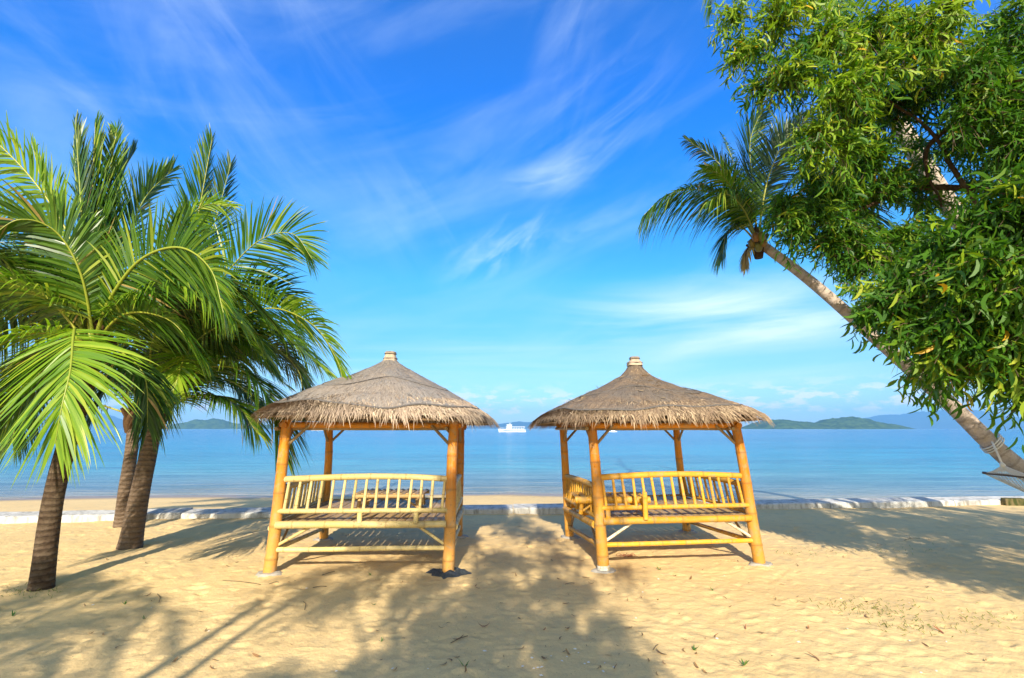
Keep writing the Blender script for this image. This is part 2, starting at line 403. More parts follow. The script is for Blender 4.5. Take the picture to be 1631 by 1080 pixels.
M_FIBRE = material('palm_fibre', lambda t: principled(t, t.mix(t.noise(t.pos(), 30, 5, .7), (.045,.027,.014), (.15,.085,.04)), .9, t.bump(t.noise(t.pos(), 60, 4), 1, .02), .1))
M_COCO = material('coconut_husk', lambda t: principled(t, t.mix(t.rnd(), (.26,.12,.03), (.16,.17,.03)), .5))

def m_conc(t):
    p = t.pos(); n = t.noise(p, 5, 5, .65); n2 = t.noise(t.mapping(p, scl=(7, 7, 1.5)), 1.5, 5, .7)
    c = t.mix(t.ramp(n, .4, .7), (.60,.59,.56), (.46,.45,.42)); c = t.mix(t.math('MULTIPLY', t.ramp(n2, .46, .66), .75), c, (.22,.20,.17))
    return principled(t, c, .85, t.bump(n2, .4, .01), .2)
M_CONC = material('whitewashed_concrete', m_conc)
M_FOOT = material('grey_cement', lambda t: principled(t, t.mix(t.noise(t.pos(), 22, 4), (.30,.28,.25), (.46,.42,.36)), .95, t.bump(t.noise(t.pos(), 50, 4), .8, .01), .1))
M_WHITE = material('white_paint', lambda t: principled(t, t.mix(t.ramp(t.noise(t.pos(), 3, 3), .4, .7), (.80,.82,.84), (.68,.72,.75)), .45))
M_BLUEP = material('blue_paint', lambda t: principled(t, (.05,.22,.42), .5))
M_GLASS = material('dark_window_glass', lambda t: principled(t, (.05,.09,.13), .1))
M_PLASTIC = material('black_plastic', lambda t: principled(t, t.mix(t.noise(t.pos(), 30, 3), (.02,.028,.035), (.07,.085,.10)), .45, t.bump(t.noise(t.pos(), 45, 4, .6), 1, .03)))
M_ROPE = material('white_cotton_rope', lambda t: principled(t, (.74,.71,.64), .9, None, .1))
M_BARW = material('spreader_wood', lambda t: principled(t, (.10,.055,.03), .5))
M_BLOCK = material('mossy_timber', lambda t: principled(t, t.mix(t.ramp(t.noise(t.mapping(t.pos(), scl=(9, 9, 2)), 1.5, 4), .4, .62), (.05,.06,.02), (.15,.12,.06)), .95, t.bump(t.noise(t.pos(), 30, 4), .7, .015), .1))
def m_hill(a, b, sc):
    def fn(t):
        p = t.pos(); n = t.noise(p, sc, 6, .7)
        return principled(t, t.mix(t.ramp(n, .38, .62), a, b), .95, None, .05)
    return fn
M_ISLAND = material('island_forest', m_hill((.028,.060,.018), (.075,.13,.035), .035))
M_MOUNT = material('far_mountain_forest', m_hill((.035,.06,.04), (.05,.08,.05), .004))
M_DEAD = material('dry_leaf', lambda t: principled(t, t.crv(t.rnd(), [(0, (.13,.06,.03)), (.5, (.24,.13,.05)), (.85, (.33,.20,.08)), (1, (.30,.09,.04))]), .7))
M_SPROUT = material('green_sprout', m_leaf((.05,.15,.02), (.09,.20,.03), (.2,.27,.04), .3))
M_SHELL = material('shell_fragment', lambda t: principled(t, (.78,.72,.64), .6))

# ------------------------------------------------------------------ ground, sea, hills
def wall_y(x):
    x = np.clip(np.asarray(x, dtype=float), -24, 24); return 9.65 + .105 * x - .02*np.maximum(x-8, 0)
def shore_y(x):
    x = np.asarray(x, dtype=float)
    return np.interp(x, [-60, -16, -11, 0, 4, 9, 20, 60], [13.5, 15.0, 15.6, 16.4, 15.6, 14.2, 13.3, 12.0])
SEA_Z = -.45
def sand_profile(x, y):
    wy = wall_y(x) + .12; sh = shore_y(x)
    u = (y - wy) / (sh - wy)
    z = np.where(u < 0, 0.0, -.07*np.clip(u*8, 0, 1) - (abs(SEA_Z) - .07) * np.clip(u, 0, None)**1.15)
    return np.maximum(z, -4.0)
def sand_z(x, y):
    x = np.asarray(x, dtype=float); y = np.asarray(y, dtype=float)
    z = sand_profile(x, y)
    z = z + .040*vnoise(x+50, y+50, 1.7, 1) + .016*vnoise(x+50, y+50, .55, 2)
    return z
xs = np.concatenate([[-900,-300,-120,-60,-35,-24,-18,-15,-13,-11.5,-10.5,-9.8,-9.3], np.arange(-9, 9.001, .026), [9.3,9.8,10.5,11.5,13,15,18,24,35,60,120,300,900]])
ysl = [3.0]; 
while ysl[-1] < 11.4: ysl.append(ysl[-1] + .014 + .0035*(ysl[-1]-3))
ys = np.concatenate([[-400,-120,-50,-25,-12,-6,-3,-1,.3,1.2,1.8,2.2,2.5,2.7,2.85,2.93], ysl, np.arange(11.5, 18, .12), [18.5,19.5,21,24,28,34,45,60]])
GX, GY = np.meshgrid(xs, ys)
GZ = sand_z(GX, GY)
GZ += .009*vnoise(GX+50, GY+50, .16, 3) + .006*vnoise(GX+50, GY+50, .06, 4)
fr = np.random.default_rng(5)
mask = np.where((GY > wall_y(GX) + .1), .35, 1.0)
foot = np.zeros_like(GZ)
for k in range(5200):                                     # trodden sand: footprints and scuffs
    fx, fy = fr.uniform(-8.8, 8.8), 3.0 + 8.2*fr.random()**1.35
    a = fr.uniform(0, math.pi); la, lb = fr.uniform(.03, .11), fr.uniform(.02, .05); dep = fr.uniform(.001, .009)*(1 if k % 9 else 1.9)
    i0, i1 = np.searchsorted(xs, [fx-.35, fx+.35]); j0, j1 = np.searchsorted(ys, [fy-.35, fy+.35])
    sx_, sy_ = GX[j0:j1, i0:i1]-fx, GY[j0:j1, i0:i1]-fy
    u = (sx_*math.cos(a)+sy_*math.sin(a))/la; v = (-sx_*math.sin(a)+sy_*math.cos(a))/lb
    rr = u*u+v*v
    foot[j0:j1, i0:i1] += -dep*np.exp(-rr*.9) + dep*.55*np.exp(-(np.sqrt(rr)-1.6)**2*3.0)
GZ += foot*mask
mb = MB(); H_, W_ = GX.shape; idx = np.arange(H_*W_).reshape(H_, W_)
mb.add(np.stack([GX, GY, GZ], -1).reshape(-1, 3), np.stack([idx[:-1,:-1], idx[:-1,1:], idx[1:,1:], idx[1:,:-1]], -1).reshape(-1, 4))
tag(mb.build('sand_beach', M_SAND), kind='structure')
def gz(x, y):
    i = int(np.clip(np.searchsorted(xs, x), 1, len(xs)-1)); j = int(np.clip(np.searchsorted(ys, y), 1, len(ys)-1))
    return float(GZ[j, i])

# sea: its near edge lies under the sand, it runs out past the hills
sxs = np.concatenate([-np.geomspace(30000, 30, 22), np.linspace(-28, 28, 57), np.geomspace(30, 30000, 22)])
sds = np.concatenate([np.linspace(-3, 6, 60), np.geomspace(6.3, 30000, 90)])
SX, SDm = np.meshgrid(sxs, sds); SY = shore_y(np.clip(SX, -60, 60)) + SDm
wob = (.35*vnoise(SX+90, SX*0+5, 2.2, 11) + .16*vnoise(SX+90, SX*0+9, .8, 12))
mb = MB(); H_, W_ = SX.shape; idx = np.arange(H_*W_).reshape(H_, W_)
mb.add(np.stack([SX, SY, np.full_like(SX, SEA_Z)], -1).reshape(-1, 3), np.stack([idx[:-1,:-1], idx[:-1,1:], idx[1:,1:], idx[1:,:-1]], -1).reshape(-1, 4), shore=(SDm+wob).ravel().clip(0.01))
tag(mb.build('sea', M_SEA), kind='structure')
# little breaking edge of foam
mb = MB()
for k in range(3):
    fxs = np.linspace(-26, 26, 500)
    d0 = [.15, 1.6, 3.2][k] + .25*vnoise(fxs+10, fxs*0, 1.5, 20+k) + .1*vnoise(fxs+10, fxs*0, .4, 23+k)
    wd = np.clip(.05 + .16*vnoise(fxs, fxs*0+3, 1.1, 26+k), 0, 1) * (1 if k == 0 else .45)
    y0 = shore_y(fxs) + d0
    v = np.concatenate([np.stack([fxs, y0-wd/2, np.full_like(fxs, SEA_Z+.006)], 1), np.stack([fxs, y0+wd/2, np.full_like(fxs, SEA_Z+.006)], 1)])
    n = len(fxs); i = np.arange(n-1); mb.add(v, np.stack([i, i+1, i+1+n, i+n], 1))
M_FOAM = material('sea_foam', lambda t: principled(t, t.mix(t.noise(t.pos(), 6, 4), (.50,.47,.42), (.70,.68,.64)), .7))
tag(mb.build('foam', M_FOAM), 'thin pale line of foam where the sea meets the sand', 'foam', kind='stuff')

def ridge(name, ctrl, y, depth, mat, amp, seed, n=260, rows=26):
    """hill range given by its skyline"""
    pts = [P(px, py, y) for px, py in ctrl]
    cx_ = np.array([p.x for p in pts]); cz = np.array([p.z for p in pts])
    x = np.linspace(cx_[0], cx_[-1], n); top = np.interp(x, cx_, cz) + 0
    k = np.ones(9)/9; top = np.convolve(np.pad(top, 4, 'edge'), k, 'valid')
    top = np.maximum(top - SEA_Z, 0)
    mb = MB(); V = []
    for j in range(rows):
        q = -1 + 2*j/(rows-1); prof = (1-abs(q)**1.7)
        yy = y + q*depth*(.35 + .65*np.clip(top/top.max(), 0, 1))
        cell = (cx_[-1]-cx_[0])/26
        z = SEA_Z - 2 + (top+2)*prof*(1 + amp*vnoise(x+9e4, yy+1000, cell, seed) + amp*.5*vnoise(x+9e4, yy+1000, cell/3.1, seed+1)) + top.max()*amp*.16*vnoise(x+9e4, yy+1000, cell/11, seed+2)*prof
        V.append(np.stack([x, yy, z], 1))
    idx = np.arange(n*rows).reshape(rows, n)
    mb.add(np.concatenate(V), np.stack([idx[:-1,:-1], idx[:-1,1:], idx[1:,1:], idx[1:,:-1]], -1).reshape(-1, 4))
    return tag(mb.build(name, mat), kind='structure')
HB = 685.6
ridge('island_hills', [(1170,HB),(1200,676),(1222,668),(1245,669),(1270,672),(1295,674),(1308,671),(1335,666.5),(1355,665.5),(1380,669),(1405,674),(1425,678),(1440,682),(1448,HB)], 2600, 260, M_ISLAND, .30, 31)
ridge('headland_hills', [(225,HB),(262,680),(285,675),(310,671),(330,667),(352,669),(372,674),(400,677),(440,678),(480,680),(520,HB)], 3400, 260, M_ISLAND, .3, 41)
ridge('mountain_range', [(1235,HB),(1290,674),(1330,667),(1375,668),(1400,662),(1450,659),(1490,655),(1530,651),(1560,655),(1600,664),(1660,668),(1720,660),(1800,668),(1900,HB)], 9200, 900, M_MOUNT, .18, 51)
ridge('mountain_range', [(700,HB),(760,677),(800,675),(826,672),(850,673),(880,678),(930,680),(990,HB)], 9300, 800, M_MOUNT, .18, 61)
ridge('mountain_range', [(-300,HB),(-150,660),(-40,650),(60,640),(110,646),(170,660),(215,676),(260,HB)], 9000, 900, M_MOUNT, .18, 71)

# haze: one closed box of thin pale air
mb = MB(); box(mb, (-21000, -300, -5.5), (21000, 10400, 400))
M_HAZE = bpy.data.materials.new('haze_air'); M_HAZE.use_nodes = True; t = NT(M_HAZE.node_tree); t.n.clear()
o_ = t.n.new('ShaderNodeOutputMaterial'); pv = t.n.new('ShaderNodeVolumePrincipled'); pv.inputs['Color'].default_value = (.24,.58,1.0,1); pv.inputs['Density'].default_value = 1.15e-4
t.l.new(pv.outputs[0], o_.inputs['Volume'])
HAZE = True
if HAZE: tag(mb.build('haze', M_HAZE, smooth=False), kind='stuff')

# ------------------------------------------------------------------ sea wall of whitewashed blocks
W0 = empty('sea_wall', (0, 9.65, 0)); tag(W0, 'low whitewashed concrete kerb wall between the sand and the sea', 'wall')
def block(x0, x1, hf, hb, dy0=0, dy1=0, wd=.34, tilt=0):
    mb = MB(); n = 7; V = []
    for i in range(n):
        u = i/(n-1); x = x0 + (x1-x0)*u; y = float(wall_y(x)) + dy0*(1-u) + dy1*u; e = random.uniform(-.006, .006)
        c = .018 if 0 < i < n-1 else .03
        V += [(x, y, -.15), (x, y-.004, hf+e-.02), (x, y+c, hf+e+tilt*u), (x, y+wd-c, hb+e+tilt*u), (x, y+wd, hb+e-.025), (x, y+wd, -.35)]
    F = [(6*i+k, 6*i+6+k, 6*i+6+(k+1) % 6, 6*i+(k+1) % 6) for i in range(n-1) for k in range(6)]
    mb.add(V, F); mb.add([V[k] for k in range(6)], [(0,1,2,3),(0,3,4,5)]); mb.add([V[6*(n-1)+k] for k in range(6)], [(3,2,1,0),(5,4,3,0)])
    mb.build('block', M_CONC, W0, smooth=False)
edges = [-22,-18,-14.5,-11.2,-9.0,-7.15,-6.7,-5.9,-5.2,-4.35,-3.3,-1.5,.02,1.9,4.3,6.5,8.45,9.3,11.9,15,19,24]
for i, (a, b) in enumerate(zip(edges[:-1], edges[1:])):
    tl = random.uniform(-.012, .012) if -7.2 < a < -3 else 0
    block(a+.006, b-.006, .112+tl*.6, .14+tl+random.uniform(-.006,.01), random.uniform(-.02,.02), random.uniform(-.02,.02), .36, random.uniform(-.02,.02) if -7.2 < a < -3 else 0)

# ------------------------------------------------------------------ gazebos
def roof_pt(ang, rr, z, cx, cy, tilt, n=3.2):
    c, s = math.cos(ang), math.sin(ang); k = (abs(c)**n + abs(s)**n)**(-1/n)
    k = 1 + (k-1)*min(1, (rr/.9)**2)
    x, y = c*k*rr, s*k*rr
    return (cx + x, cy + y, z + tilt[0]*x + tilt[1]*y)
def prof_z(r, prof): return float(np.interp(r, [p[0] for p in prof], [p[1] for p in prof]))
def gazebo(name, lab, posts, cx, cy, apex, prof, tilt, RE, mats, side, finial_px):
    mp, mr, mstraw, mnet = mats
    root = empty(name, (cx, cy, 0)); tag(root, lab, 'gazebo', 'bamboo gazebos with thatched roofs')
    B = {}; Tp = {}
    for k, (bx, by, tx) in posts.items():
        b = G(bx, by); yt = b.y + (.09 if k[0] == 'F' else -.09); zt = 1.70
        B[k] = Vector((b.x, b.y, -.08)); Tp[k] = Vector((X(tx, yt, 1.6), yt, zt))
        r0, r1 = (.070, .056) if k[0] == 'F' else (.064, .052)
        bamboo(B[k], Tp[k], r0, r1, .36, (random.uniform(-.01,.01), 0, 0), 18).build('post', mp, root)
        # lumpy cement footing
        mb = MB(); V = []; n = 16
        for q in range(n):
            a = q/n*2*math.pi; rr = .13*random.uniform(.85, 1.25); V.append((b.x+math.cos(a)*rr*1.25, b.y+math.sin(a)*rr, gz(b.x, b.y)-.02))
        for q in range(n):
            a = q/n*2*math.pi; rr = .098*random.uniform(.9, 1.1); V.append((b.x+math.cos(a)*rr*1.2, b.y+math.sin(a)*rr, gz(b.x, b.y)+.022+random.uniform(-.006,.008)))
        V.append((b.x, b.y, gz(b.x, b.y)+.03))
        mb.add(V[:2*n], [(q, (q+1) % n, n+(q+1) % n, n+q) for q in range(n)]); mb.add(V[n:], [(q, (q+1) % n, n) for q in range(n)])
        mb.build('footing', M_FOOT, root)
    def at(k, z): return B[k] + (Tp[k]-B[k]) * ((z+.08)/(1.78))
    def ofs(v, dx, dy, dz=0): return v + Vector((dx, dy, dz))
    # top beams and roof poles
    for a, b_ in (('FL','FR'),('BL','BR'),('FL','BL'),('FR','BR')):
        pa, pb = at(a, 1.64), at(b_, 1.64); d = (pb-pa).normalized(); o2 = Vector((d.y, -d.x, 0))*.03*(1 if a[0] == 'F' and b_[0] == 'F' else 0)
        bamboo(pa-d*.09-o2*1.2, pb+d*.09-o2*1.2, .038, .034, .4).build('top_beam', mp, root)
        pa, pb = at(a, 1.60), at(b_, 1.60)
        o = Vector((-d.y, d.x, 0))*.085
        bamboo(pa+o-d*.08, pb+o-d*-.08, .022, .02, .3).build('top_beam', M_GREYBAM, root)
        for p_, q_, s_ in ((a, b_, 1), (b_, a, -1)):
            bamboo(at(p_, 1.42)+d*s_*.05, at(p_, 1.64)+d*s_*.27, .019, .017, .3, sides=8).build('knee_brace', M_GREYBAM, root)
    for k in B:
        bamboo(at(k, 1.70), Vector((cx, cy, apex-.22)), .03, .024, .35, sides=8).build('rafter', M_GREYBAM, root)
    # railing on three sides
    def railing(a, b_, nb, side_out, arch, lean, dz=0.0):
        d = (at(b_, .8)-at(a, .8)).normalized()
        top = (at(a, 1.02+dz*1.1), at(b_, 1.02+dz*1.2)); mid = (at(a, .675+dz), at(b_, .675+dz)); seat = (at(a, .53+dz*.5), at(b_, .53+dz)); low = (at(a, .265+dz*.2), at(b_, .265+dz))
        o = side_out
        bamboo(top[0]+d*.05, top[1]-d*.05, .037, .034, .36, (0, 0, arch)).build('top_rail', mr, root)
        bamboo(mid[0]+o*.03+d*.02, mid[1]+o*.03-d*.03, .029, .027, .33).build('mid_rail', mr, root)
        bamboo(seat[0]+o*.05+d*.035, seat[1]+o*.05-d*.035, .042, .038, .38).build('seat_rail', mr, root)
        bamboo(low[0]+o*.01+d*.02, low[1]+o*.01-d*.02, .028, .026, .3).build('lower_rail', mr, root)
        for i in range(nb):
            u = (i+.75)/(nb+.5); m0 = mid[0].lerp(mid[1], u)+o*.03; m1 = top[0].lerp(top[1], u) + Vector((0,0,arch*math.sin(math.pi*u)))
            ln = d*lean*(1 if not callable(lean) else 1) + d*random.uniform(-.008,.008)
            bamboo(m0-Vector((0,0,.01)), m1+ln, random.uniform(.0165,.0205), random.uniform(.015,.018), .22, sides=8).build('baluster', mr, root)
    railing('FL', 'FR', 15, Vector((0,-1,0)), .03, -.012*side)
    railing('FL', 'BL', 13, Vector((-1,0,0)), .012, .02, -.10)
    railing('FR', 'BR', 13, Vector((1,0,0)), .012, .02, -.10)
    for z_, r_ in ((.53, .042),):
        bamboo(at('BL', z_)+Vector((.04,.05,0)), at('BR', z_)+Vector((-.04,.05,0)), r_, r_, .36).build('seat_rail', mr, root)
    # diagonal braces of the seat frame
    fl, fr_ = ('FL', 'FR')
    dd = (at('FR', .5)-at('FL', .5)).normalized(); br = M_WHITEBAM if side > 0 else mr
    bamboo(at('FL', .31)+dd*.06, at('FL', .50)+dd*.40, .018, .017, .3, sides=8).build('brace', br, root)
    bamboo(at('FR', .31)-dd*.06, at('FR', .50)-dd*.36, .018, .017, .3, sides=8).build('brace', br, root)
    for a, b_ in (('FL','BL'),('FR','BR'),('BL','FL'),('BR','FR')):
        d = (at(b_, .4)-at(a, .4)).normalized()
        bamboo(at(a, .12)+d*.06, at(a, .48)+d*.45, .017, .015, .3, sides=8).build('brace', M_GREYBAM, root)
    # split-bamboo floor slats, running front to back, on joists
    for u in (.12, .5, .88):
        pa = at('FL', .49).lerp(at('BL', .49), u); pb = at('FR', .49).lerp(at('BR', .49), u)
        bamboo(pa, pb, .036, .034, .36).build('joist', mr, root)
    ns = 19
    for i in range(ns):
        u0 = (i+.03)/ns; u1 = (i+.95)/ns
        a0 = at('FL', .545).lerp(at('FR', .545), u0); a1 = at('FL', .545).lerp(at('FR', .545), u1)
        b0 = at('BL', .545).lerp(at('BR', .545), u0); b1 = at('BL', .545).lerp(at('BR', .545), u1)
        mb = MB(); V = []; rows = 5
        e = random.uniform(-.004, .004)
        for j in range(rows):
            v = j/(rows-1); p0 = a0.lerp(b0, v); p1 = a1.lerp(b1, v); pm = (p0+p1)/2
            V += [p0+Vector((0,0,-.006)), p0+Vector((0,0,.006+e)), pm+Vector((0,0,.016+e)), p1+Vector((0,0,.006+e)), p1+Vector((0,0,-.006))]
        bv = [(q.y, q.x, q.z) for q in V]
        F = [(5*j+k, 5*j+k+1, 5*j+6+k, 5*j+5+k) for j in range(rows-1) for k in range(4)] + [(5*j+4, 5*j, 5*j+5, 5*j+9) for j in range(rows-1)]
        mb.add([tuple(q) for q in V], F, bv=np.array(bv)); mb.add([tuple(q) for q in V[:5]], [(0,4,2,1),(4,3,2,2)][:1], bv=np.array(bv[:5]))
        mb.build('floor_slat', M_SLAT, root, smooth=False)
    # stub posts between the seat rail and the mid rail
    for px in ((572, 662) if side < 0 else (969, 1029)):
        y_ = at('FL', .6).y - .055; x_ = X(px, y_, .62)
        bamboo((x_, y_+.02, .55), (x_, y_+.02, .66 if px != 1029 else .86), .030, .029, .3).build('stub_post', mr, root)
    # thatch body
    NA = 96; mb = MB(); V = []; rad = [r for r in np.linspace(RE, .07, 26)]
    for r in rad:
        for q in range(NA): V.append(roof_pt(q/NA*2*math.pi, r, prof_z(r, prof)-.02, cx, cy, tilt))
    nr = len(rad); F = [(i*NA+q, i*NA+(q+1) % NA, (i+1)*NA+(q+1) % NA, (i+1)*NA+q) for i in range(nr-1) for q in range(NA)]
    mb.add(V, F, rnd=.5)
    V2 = []
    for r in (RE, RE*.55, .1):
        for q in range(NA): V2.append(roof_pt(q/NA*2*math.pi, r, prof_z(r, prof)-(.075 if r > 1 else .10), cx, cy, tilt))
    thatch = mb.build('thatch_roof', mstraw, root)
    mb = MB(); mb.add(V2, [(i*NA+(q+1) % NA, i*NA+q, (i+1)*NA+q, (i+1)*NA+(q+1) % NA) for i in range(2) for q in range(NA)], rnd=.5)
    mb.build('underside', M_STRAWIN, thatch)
    # fringe strands
    r_ = np.random.default_rng(int(abs(cx)*100)); mb = MB(); V = []; F = []; RN = []
    def strand(a, r, z0, L, wdt, drop, rn, lift):
        i0 = len(V)
        p0 = np.array(roof_pt(a, r, z0, cx, cy, tilt)); p1 = np.array(roof_pt(a + r_.normal(0, .035), r + L*.75, z0, cx, cy, tilt))
        tang = np.array([-math.sin(a), math.cos(a), 0]); outv = (p1-p0); outv[2] = 0
        for s_, wk in ((0, 1), (.4, .95), (.75, .7), (1, .15)):
            c = p0 + outv*s_*.95 + np.array([0, 0, -drop*s_*.45 - drop*s_*s_*.55 + lift*math.sin(s_*3)])
            V.append(c - tang*wdt*wk/2); V.append(c + tang*wdt*wk/2 + np.array([0, 0, wdt*.3])); RN.extend((rn, rn))
        for q in range(3): F.append((i0+2*q, i0+2*q+1, i0+2*q+3, i0+2*q+2))
    slope = (prof_z(RE-.3, prof)-prof_z(RE, prof))/.3
    for k in range(17000):
        a = r_.random()*2*math.pi; rr = RE - r_.random()**.8*.36; L = r_.uniform(.08, .185)
        L *= 1 + .5*float(vnoise(np.array([a*9.0+20]), np.array([0.0]), 1.0, 77)[0])
        ov = max(0, rr+L*.75-RE)
        strand(a, rr, prof_z(rr, prof)-.012+r_.uniform(-.01, .012), L, r_.uniform(.005, .012), L*.75*slope + ov*r_.uniform(.35, .95), float(r_.random()**1.3), r_.uniform(0, .018))
    for k in range(1100):          # loose ends hanging below the eave
        a = r_.random()*2*math.pi; strand(a, RE-.09+r_.uniform(-.12, .03), prof_z(RE, prof)-.035, r_.uniform(.02, .08), r_.uniform(.004, .009), r_.uniform(.03, .09), float(r_.random()), 0)
    mb.add(np.array(V), F, rnd=np.array(RN)); tag(mb.build('thatch_fringe', mstraw, thatch), kind='stuff')
    # net cap with its rolled hem
    NA = 180; mb = MB(); V = []; CO = []
    def hemr(a): return RE - .135 + .045*math.sin(a*3+side) + .03*math.sin(a*7+2*side+1) + .018*math.sin(a*13) + (.06 if math.sin(a) > .2 else 0)
    NR = 30
    for i in range(NR):
        u = i/(NR-1)
        for q in range(NA):
            a = q/NA*2*math.pi; r = hemr(a)*(1-u) + .085*u
            lump = .028*float(vnoise(np.array([a*4+30+cx]), np.array([r*6+20]), 1.0, 88)[0]) + .009*float(vnoise(np.array([a*13+30]), np.array([r*14+20]), 1.0, 89)[0])
            V.append(roof_pt(a, r, prof_z(r, prof)+.012+lump, cx, cy, tilt)); CO.append((a, r, 0))
    F = [(i*NA+q, i*NA+(q+1) % NA, (i+1)*NA+(q+1) % NA, (i+1)*NA+q) for i in range(NR-1) for q in range(NA)]
    mb.add(V, F, cone=np.array(CO)); net = mb.build('shade_net', mnet, thatch)
    hem = [roof_pt(q/NA*2*math.pi, hemr(q/NA*2*math.pi)+.004, prof_z(hemr(q/NA*2*math.pi), prof)+.012+.028*float(vnoise(np.array([q/NA*2*math.pi*4+30+cx]), np.array([hemr(q/NA*2*math.pi)*6+20]), 1.0, 88)[0]), cx, cy, tilt) for q in range(NA+1)]
    mb = MB(); tube(mb, hem, .011, 6, cap=False); mb.build('net_hem', M_HEM, thatch)
    # second seam of the net higher up
    mb = MB(); 
    seam = [roof_pt(a, .62+.28*math.sin(a*2+.5*side)**2, prof_z(.62+.28*math.sin(a*2+.5*side)**2, prof)+.018, cx, cy, tilt) for a in np.linspace(-2.9, -.2, 60)]
    tube(mb, seam, .006, 5, cap=False); mb.build('net_seam', M_HEM, thatch)
    # fine straw poking through the net
    mb = MB(); V = []; F = []; RN = []
    for k in range(5200):
        a = r_.random()*2*math.pi; rr = .1 + (RE-.35)*r_.random()**.6; i0 = len(V); L = r_.uniform(.02, .055); sk = r_.normal(0, .5)
        p0 = np.array(roof_pt(a, rr, prof_z(rr, prof)+.017, cx, cy, tilt)); p1 = np.array(roof_pt(a + sk*L/rr, rr+L, prof_z(rr+L, prof)+.019+r_.uniform(0,.012), cx, cy, tilt))
        tg = np.array([-math.sin(a), math.cos(a), 0])*r_.uniform(.0015, .0035)
        V += [p0-tg, p0+tg, p1+tg*.4, p1-tg*.4]; F.append((i0, i0+1, i0+2, i0+3)); RN += [float(r_.random())]*4
    mb.add(np.array(V), F, rnd=np.array(RN)); tag(mb.build('loose_straw', mstraw, thatch), kind='stuff')
    # finial of bundled straw
    za = prof_z(.085, prof)+.01; zt = apex; mb = MB(); V = []; RN = []
    n = 28; ringz = [(za-.02, .098), (za+.03, .092), (za+(zt-za)*.5, .078), (za+(zt-za)*.72, .070), (za+(zt-za)*.75, .082), (za+(zt-za)*.82, .082), (za+(zt-za)*.86, .070), (zt, .066), (zt+.004, .02)]
    if side > 0: ringz = [(z_, r0_*(.92 if z_ > za+.04 else 1.15)) for z_, r0_ in ringz]
    for z_, r0_ in ringz:
        for q in range(n):
            a = q/n*2*math.pi; rr = r0_*(1+.07*math.sin(q*5.3)+random.uniform(-.04,.04)); V.append((cx+rr*math.cos(a)+tilt[0]*.1, cy+rr*math.sin(a), z_)); RN.append(.3+.5*random.random())
    F = [(i*n+q, i*n+(q+1) % n, (i+1)*n+(q+1) % n, (i+1)*n+q) for i in range(len(ringz)-1) for q in range(n)]
    mb.add(V, F, rnd=np.array(RN)); mb.build('finial', M_STRAW, thatch)
    mb = MB()
    for zz in (za+.02, za+(zt-za)*.74, za+(zt-za)*.90):
        rr = float(np.interp(zz, [q[0] for q in ringz], [q[1] for q in ringz]))+.004
        tube(mb, [(cx+rr*math.cos(a), cy+rr*math.sin(a), zz) for a in np.linspace(0, 2*math.pi, 25)], .005, 5, cap=False)
    mb.build('finial_binding', M_HEM, thatch)
    return root, at, B

PROF = [(0, 2.60), (.085, 2.53), (.12, 2.49), (.29, 2.39), (.50, 2.285), (.72, 2.175), (1.0, 2.02), (1.22, 1.895), (1.40, 1.785), (1.47, 1.735), (1.6, 1.66)]
PROFR = [(0, 2.55), (.085, 2.50), (.12, 2.43), (.22, 2.325), (.40, 2.225), (.72, 2.085), (1.0, 1.96), (1.22, 1.86), (1.40, 1.765), (1.47, 1.725), (1.6, 1.65)]
gL, atL, BL_ = gazebo('bamboo_gazebo', 'left bamboo gazebo beside the palm clump, amber posts, smooth grey-brown thatch with straw finial',
    {'FL': (428, 916, 456), 'FR': (713, 913, 723), 'BL': (516, 860, 524), 'BR': (730, 856, 734)}, -1.70, 6.70, 2.66, PROF, (-.022, -.012), 1.43,
    (M_POST_L, M_RAIL_L, M_STRAW, M_NET_L), -1, None)
gR, atR, BR_ = gazebo('bamboo_gazebo', 'right bamboo gazebo with leaning golden posts and brown thatch littered with dry leaves',
    {'FL': (962, 907, 942), 'FR': (1211, 898, 1171), 'BL': (908, 857, 896), 'BR': (1094, 847, 1077)}, 1.77, 6.92, 2.62, PROFR, (.016, -.012), 1.43,
    (M_POST_R, M_RAIL_R, M_STRAW_R, M_NET_R), 1, None)
# white-painted foot of the right gazebo's left front post
M_FOOTP = material('worn_white_paint', lambda t: principled(t, t.mix(t.ramp(t.noise(t.pos(), 25, 4, .7), .42, .6), (.62,.60,.55), (.45,.36,.22)), .7))
b = BR_['FL']; mb = MB(); tube(mb, [(b.x, b.y, gz(b.x, b.y)-.01), tuple(atR('FL', .02)), tuple(atR('FL', .045))], [.0745, .0742, .0738], 18); mb.build('painted_post_foot', M_FOOTP, gR)

